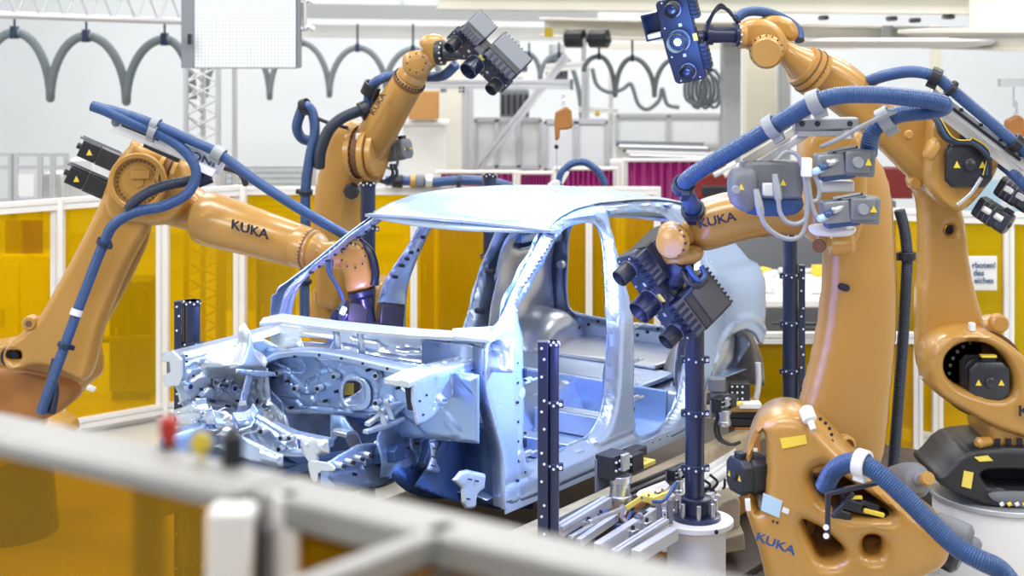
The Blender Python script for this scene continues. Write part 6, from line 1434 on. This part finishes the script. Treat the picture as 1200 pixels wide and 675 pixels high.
# two smaller motors facing the camera at the elbow
for px, py in ((1000, 190), (1006, 245)):
    d = 7.3; o = MB().box(W(px+5, py, d), (S(36, d), .12, S(32, d)), Matrix.Rotation(.06, 3, 'Y')).build('elbow_motor', 'motor_grey', t, .014)
    MB().box(W(px+5, py, d-.07), (S(28, d), .04, S(26, d))).build('motor_cap', 'motor_grey', o, .01)
    MB().lathe(W(px+5, py, d-.09), (0, -1, 0), [(0, S(6.5, d)), (.03, S(6, d))], 20).build('motor_boss', 'clamp_grey', o)
    q = W(px+18, py, d-.10); e = .016; MB().prism([q+V((-e, 0, -e)), q+V((e, 0, -e)), q+V((0, 0, e))], (0, .012, 0)).build('warning_triangle', 'yellow', o)
    MB().box(W(px-20, py+12, d), (S(40, d), .1, S(16, d)), Matrix.Rotation(-.12, 3, 'Y')).build('motor_foot', 'ink_blue', o, .01)
    MB().box(W(px-28, py+2, d), (S(32, d), .12, S(26, d)), Matrix.Rotation(-.1, 3, 'Y')).build('connector_block', 'clamp_grey', o, .01)
    for k in range(3): MB().lathe(W(px-36+k*8, py+8-k*5, d-.07), (-.8, -.5, -.2), [(0, .016), (.05, .018), (.06, .012)], 14).build('connector', ('sticker_blue', 'hose_blue', 'steel')[k], o)
    for k in range(3): MB().cyl(W(px-30+k*5, py-12, d-.05), W(px+2+k*3, py-18+k, d-.05), .009).build('cable', ('clamp_grey', 'motor', 'clamp_grey')[k], o)
MB().box(W(980, 218, 7.38), (S(40, 7.3), .06, S(14, 7.3))).build('connector_panel', 'white', t, .008)
# hose rail on top
A, B = W(872, 190, 7.45), W(936, 150, 7.4)
b = MB(); b.bar(A, B, .04, .04, (0, 0, 1)); b.build('hose_rail', 'cream', t, .004)
b = MB(); b.bar(A+V((.03, 0, -.035)), B+V((.04, 0, -.03)), .05, .03, (0, 0, 1)); b.build('rail_support', 'hose_blue' if 0 else 'alu', t, .003)
b = MB(); b.bar(W(930, 146, 7.35), W(1004, 144, 7.35), .10, .055, (0, 0, 1)); b.build('carrier_plate', 'clamp_grey', t, .008)
b = MB(); b.bar(W(935, 156, 7.35), W(996, 156, 7.35), .06, .03, (0, 0, 1)); b.build('carrier_plate', 'alu', t, .005)
for px in (940, 958, 996): MB().cyl(W(px, 145, 7.28), W(px, 145, 7.26), .014).build('screw', 'ink', t)
MB().box(W(944, 138, 7.35), (.04, .06, .07)).build('clamp_foot', 'alu', t, .005); MB().lathe(W(992, 162, 7.35), (0, 0, 1), [(0, .035), (.05, .035), (.06, .03)], 18).build('spacer', 'white', t)
hh = [(811, 258, 7.75), (812, 246, 7.72), (807, 232, 7.6), (801, 218, 7.5), (814, 204, 7.45), (850, 182, 7.4), (884, 162, 7.35), (905, 149, 7.3), (930, 134, 7.25), (956, 120, 7.2), (985, 112, 7.15), (1025, 111, 7.1), (1070, 115, 7.1), (1100, 120, 7.12), (1106, 125, 7.15), (1090, 130, 7.2), (1060, 133, 7.22), (1038, 140, 7.25), (1024, 152, 7.28), (1019, 168, 7.3), (1018, 180, 7.35)]
hose(t, hh, .042); hclamp(t, hh, 7, .046, 'clamp_grey', .05); hclamp(t, hh, 9, .046, 'clamp_grey', .06); hclamp(t, hh, 17, .046, 'clamp_grey', .06); hclamp(t, hh, 3, .043, 'clamp', .05); hclamp(t, hh, 1, .046, 'clamp', .04)
hose(t, [(1050, 130, 7.1), (1010, 148, 7.15), (985, 162, 7.2), (962, 172, 7.25)], .011, 'clamp_grey', 'cable', 0)
hh = [(1054, 246, 7.9), (1060, 270, 7.9), (1063, 300, 7.9), (1062, 330, 7.9), (1058, 400, 7.95), (1052, 480, 7.95), (1046, 560, 7.95)]
hose(t, hh, .03, 'hose_dark'); hclamp(t, hh, 2, .035, 'black', .04)
scanner('black scanner facing the near side of the car below the robot wrist', W(770, 347, 7.75), (.59, .05, -.80), (-.70, -.5, -.5), .92, hous=((-.17, -.16, .03, .22, .22, .20), (.17, -.17, .02, .25, .24, .21)), w=1.4, flip=-1, lid='motor', neck=W(792, 328, 7.72))
MB().tube(spline([W(*p_, 7.62) for p_ in ((806, 318), (812, 334), (806, 344), (800, 350))], 8), .012, 8).build('cable', 'hose_dark', r3)

def split_pieces(o, most=45):
    # every bolt and marker dot becomes a part of its own
    bm = bmesh.new(); bm.from_mesh(o.data); seen = set(); isl = []
    for v in bm.verts:
        if v.index in seen: continue
        st = [v]; seen.add(v.index); grp = []
        while st:
            x = st.pop(); grp.append(x.index)
            for e in x.link_edges:
                y = e.other_vert(x)
                if y.index not in seen: seen.add(y.index); st.append(y)
        isl.append(set(grp))
    bm.free()
    if not 1 < len(isl) <= most: return
    src = o.data
    for g in isl:
        b2 = bmesh.new(); b2.from_mesh(src); b2.verts.ensure_lookup_table()
        bmesh.ops.delete(b2, geom=[v for v in b2.verts if v.index not in g], context='VERTS')
        me = bpy.data.meshes.new(o.name.split('.')[0]); b2.to_mesh(me); b2.free(); me.materials.clear(); me.materials.append(src.materials[0])
        n = bpy.data.objects.new(o.name.split('.')[0], me); C.objects.link(n); n.parent = o.parent; n.location = o.location
    bpy.data.objects.remove(o)
for o in list(C.objects):
    if o.type == 'MESH' and o.parent and o.name.split('.')[0] in ('bolt', 'marker', 'screw', 'hole', 'floor_hole', 'connector'): split_pieces(o)
GR = {'robot_arm': 'jointed robots round the car', 'optical_scanner': 'scanners on the robot wrists', 'marker_column': 'marker columns round the car', 'safety_fence': 'amber safety fences', 'foreground_fence': 'blurred foreground fences', 'welding_curtain': 'magenta welding curtains', 'tool_balancer': 'hanging tool balancers', 'transport_beam': 'long beams under the car', 'low_enclosure': 'white low enclosures', 'festoon_cable': 'hanging cable loops', 'control_cabinet': 'cabinets behind the amber panes', 'clamp_unit': 'clamping units by the sill', 'drive_unit': 'dark units in the background', 'round_pedestal': 'round white pedestals', 'linear_slide': 'linear slides in the pit', 'profile_beam': 'white profile beams in the pit', 'pipe': 'pipes behind the amber panes', 'display_board': 'blue boards behind the fence'}
for o in list(C.objects):
    k = o.name.split('.')[0]
    if o.parent is None and k in GR and 'category' in o: o['group'] = GR[k]
# ---------------------------------------------------------------- light
def area(name, loc, target, sx, sy, power, col=(1, 1, 1)):
    l = bpy.data.lights.new(name, 'AREA'); l.shape = 'RECTANGLE'; l.size = sx; l.size_y = sy; l.energy = power; l.color = col
    o = bpy.data.objects.new(name, l); C.objects.link(o); o.location = loc; o.rotation_euler = (V(target)-V(loc)).to_track_quat('-Z', 'Y').to_euler(); return o
for i, (x, y) in enumerate(((-5, 5), (0, 5), (5, 5), (-5, 10), (0, 9.5), (5, 10), (-5, 16), (0, 16), (5, 16), (-5, 22), (1, 22), (6, 22))):
    area('unseen_hall_light', (x, y, 7.6), (x, y, 0), 3.2, 1.2, 235, (1, .985, .96))
area('unseen_hall_light', (-9, 3, 6), (0, 8, 1), 4, 2, 260, (.93, .97, 1)); area('unseen_hall_light', (8, 1.5, 5.5), (0, 8, 1), 4, 2, 210, (1, .98, .95))
area('unseen_hall_light', (-1, -3, 6.0), (0, 5, 1.5), 5, 2, 220, (1, .985, .96))  # added fill behind the camera, brightening faces turned toward it
def spot(loc, target, power, col, size=60, r=.03):
    l = bpy.data.lights.new('projector_beam', 'SPOT'); l.energy = power; l.color = col; l.spot_size = math.radians(size); l.spot_blend = .6; l.shadow_soft_size = r
    o = bpy.data.objects.new('projector_beam', l); C.objects.link(o); o.location = loc; o.rotation_euler = (V(target)-V(loc)).to_track_quat('-Z', 'Y').to_euler()
def point(loc, power, col, r=.04):
    l = bpy.data.lights.new('added_blue_fill', 'POINT'); l.energy = power; l.color = col; l.shadow_soft_size = r
    o = bpy.data.objects.new('added_blue_fill', l); C.objects.link(o); o.location = loc
point(W(718, 375, 7.1), 55, (.16, .24, 1), .5); point(W(797, 60, 8.45), 14, (.12, .32, 1), .2); point(W(420, 372, 8.9), 10, (.45, .35, 1))  # blue points added off the scanner lenses for lavender sheen on the robots
spot(W(755, 358, 7.5), Cw(.1, -.3, .5), 170, (.25, .5, 1), 70)
spot(W(553, 86, 10.0), Cw(.3, -1.1, .6), 150, (.3, .55, 1), 60)
spot(W(799, 55, 8.7), Cw(.8, -.4, .8), 260, (.3, .55, 1), 60)
w = bpy.data.worlds.new('hall'); bpy.context.scene.world = w; w.use_nodes = True
nt = w.node_tree; bg = nt.nodes['Background']; bg.inputs[1].default_value = .34
tc = nt.nodes.new('ShaderNodeTexCoord'); sx = nt.nodes.new('ShaderNodeSeparateXYZ'); rp = nt.nodes.new('ShaderNodeValToRGB')
nt.links.new(tc.outputs['Generated'], sx.inputs[0]); nt.links.new(sx.outputs['Z'], rp.inputs[0]); nt.links.new(rp.outputs[0], bg.inputs[0])
rp.color_ramp.elements[0].color = (.5, .52, .55, 1); rp.color_ramp.elements[1].color = (1, 1, 1, 1); rp.color_ramp.elements[1].position = .5
# ---------------------------------------------------------------- camera
cam = bpy.data.cameras.new('camera'); co = bpy.data.objects.new('camera', cam); C.objects.link(co)
co.location = (0, 0, H); co.rotation_euler = (PI/2, 0, 0); cam.sensor_width = 36; cam.lens = F/1200*36
cam.shift_y = -(337.5-YH)/1200; cam.clip_start = .05; cam.clip_end = 200
cam.dof.use_dof = True; cam.dof.focus_distance = 8.2; cam.dof.aperture_fstop = 1.8
bpy.context.scene.camera = co
sc = bpy.context.scene; sc.view_settings.view_transform = 'Standard'; sc.view_settings.look = 'None'; sc.view_settings.gamma = 1; sc.view_settings.exposure = 0
sc.view_settings.use_curve_mapping = False
sc.render.engine = 'CYCLES'; sc.cycles.use_denoising = True; sc.cycles.max_bounces = 6; sc.cycles.transparent_max_bounces = 16; sc.cycles.caustics_reflective = False; sc.cycles.caustics_refractive = False
sc.cycles.sample_clamp_indirect = 6
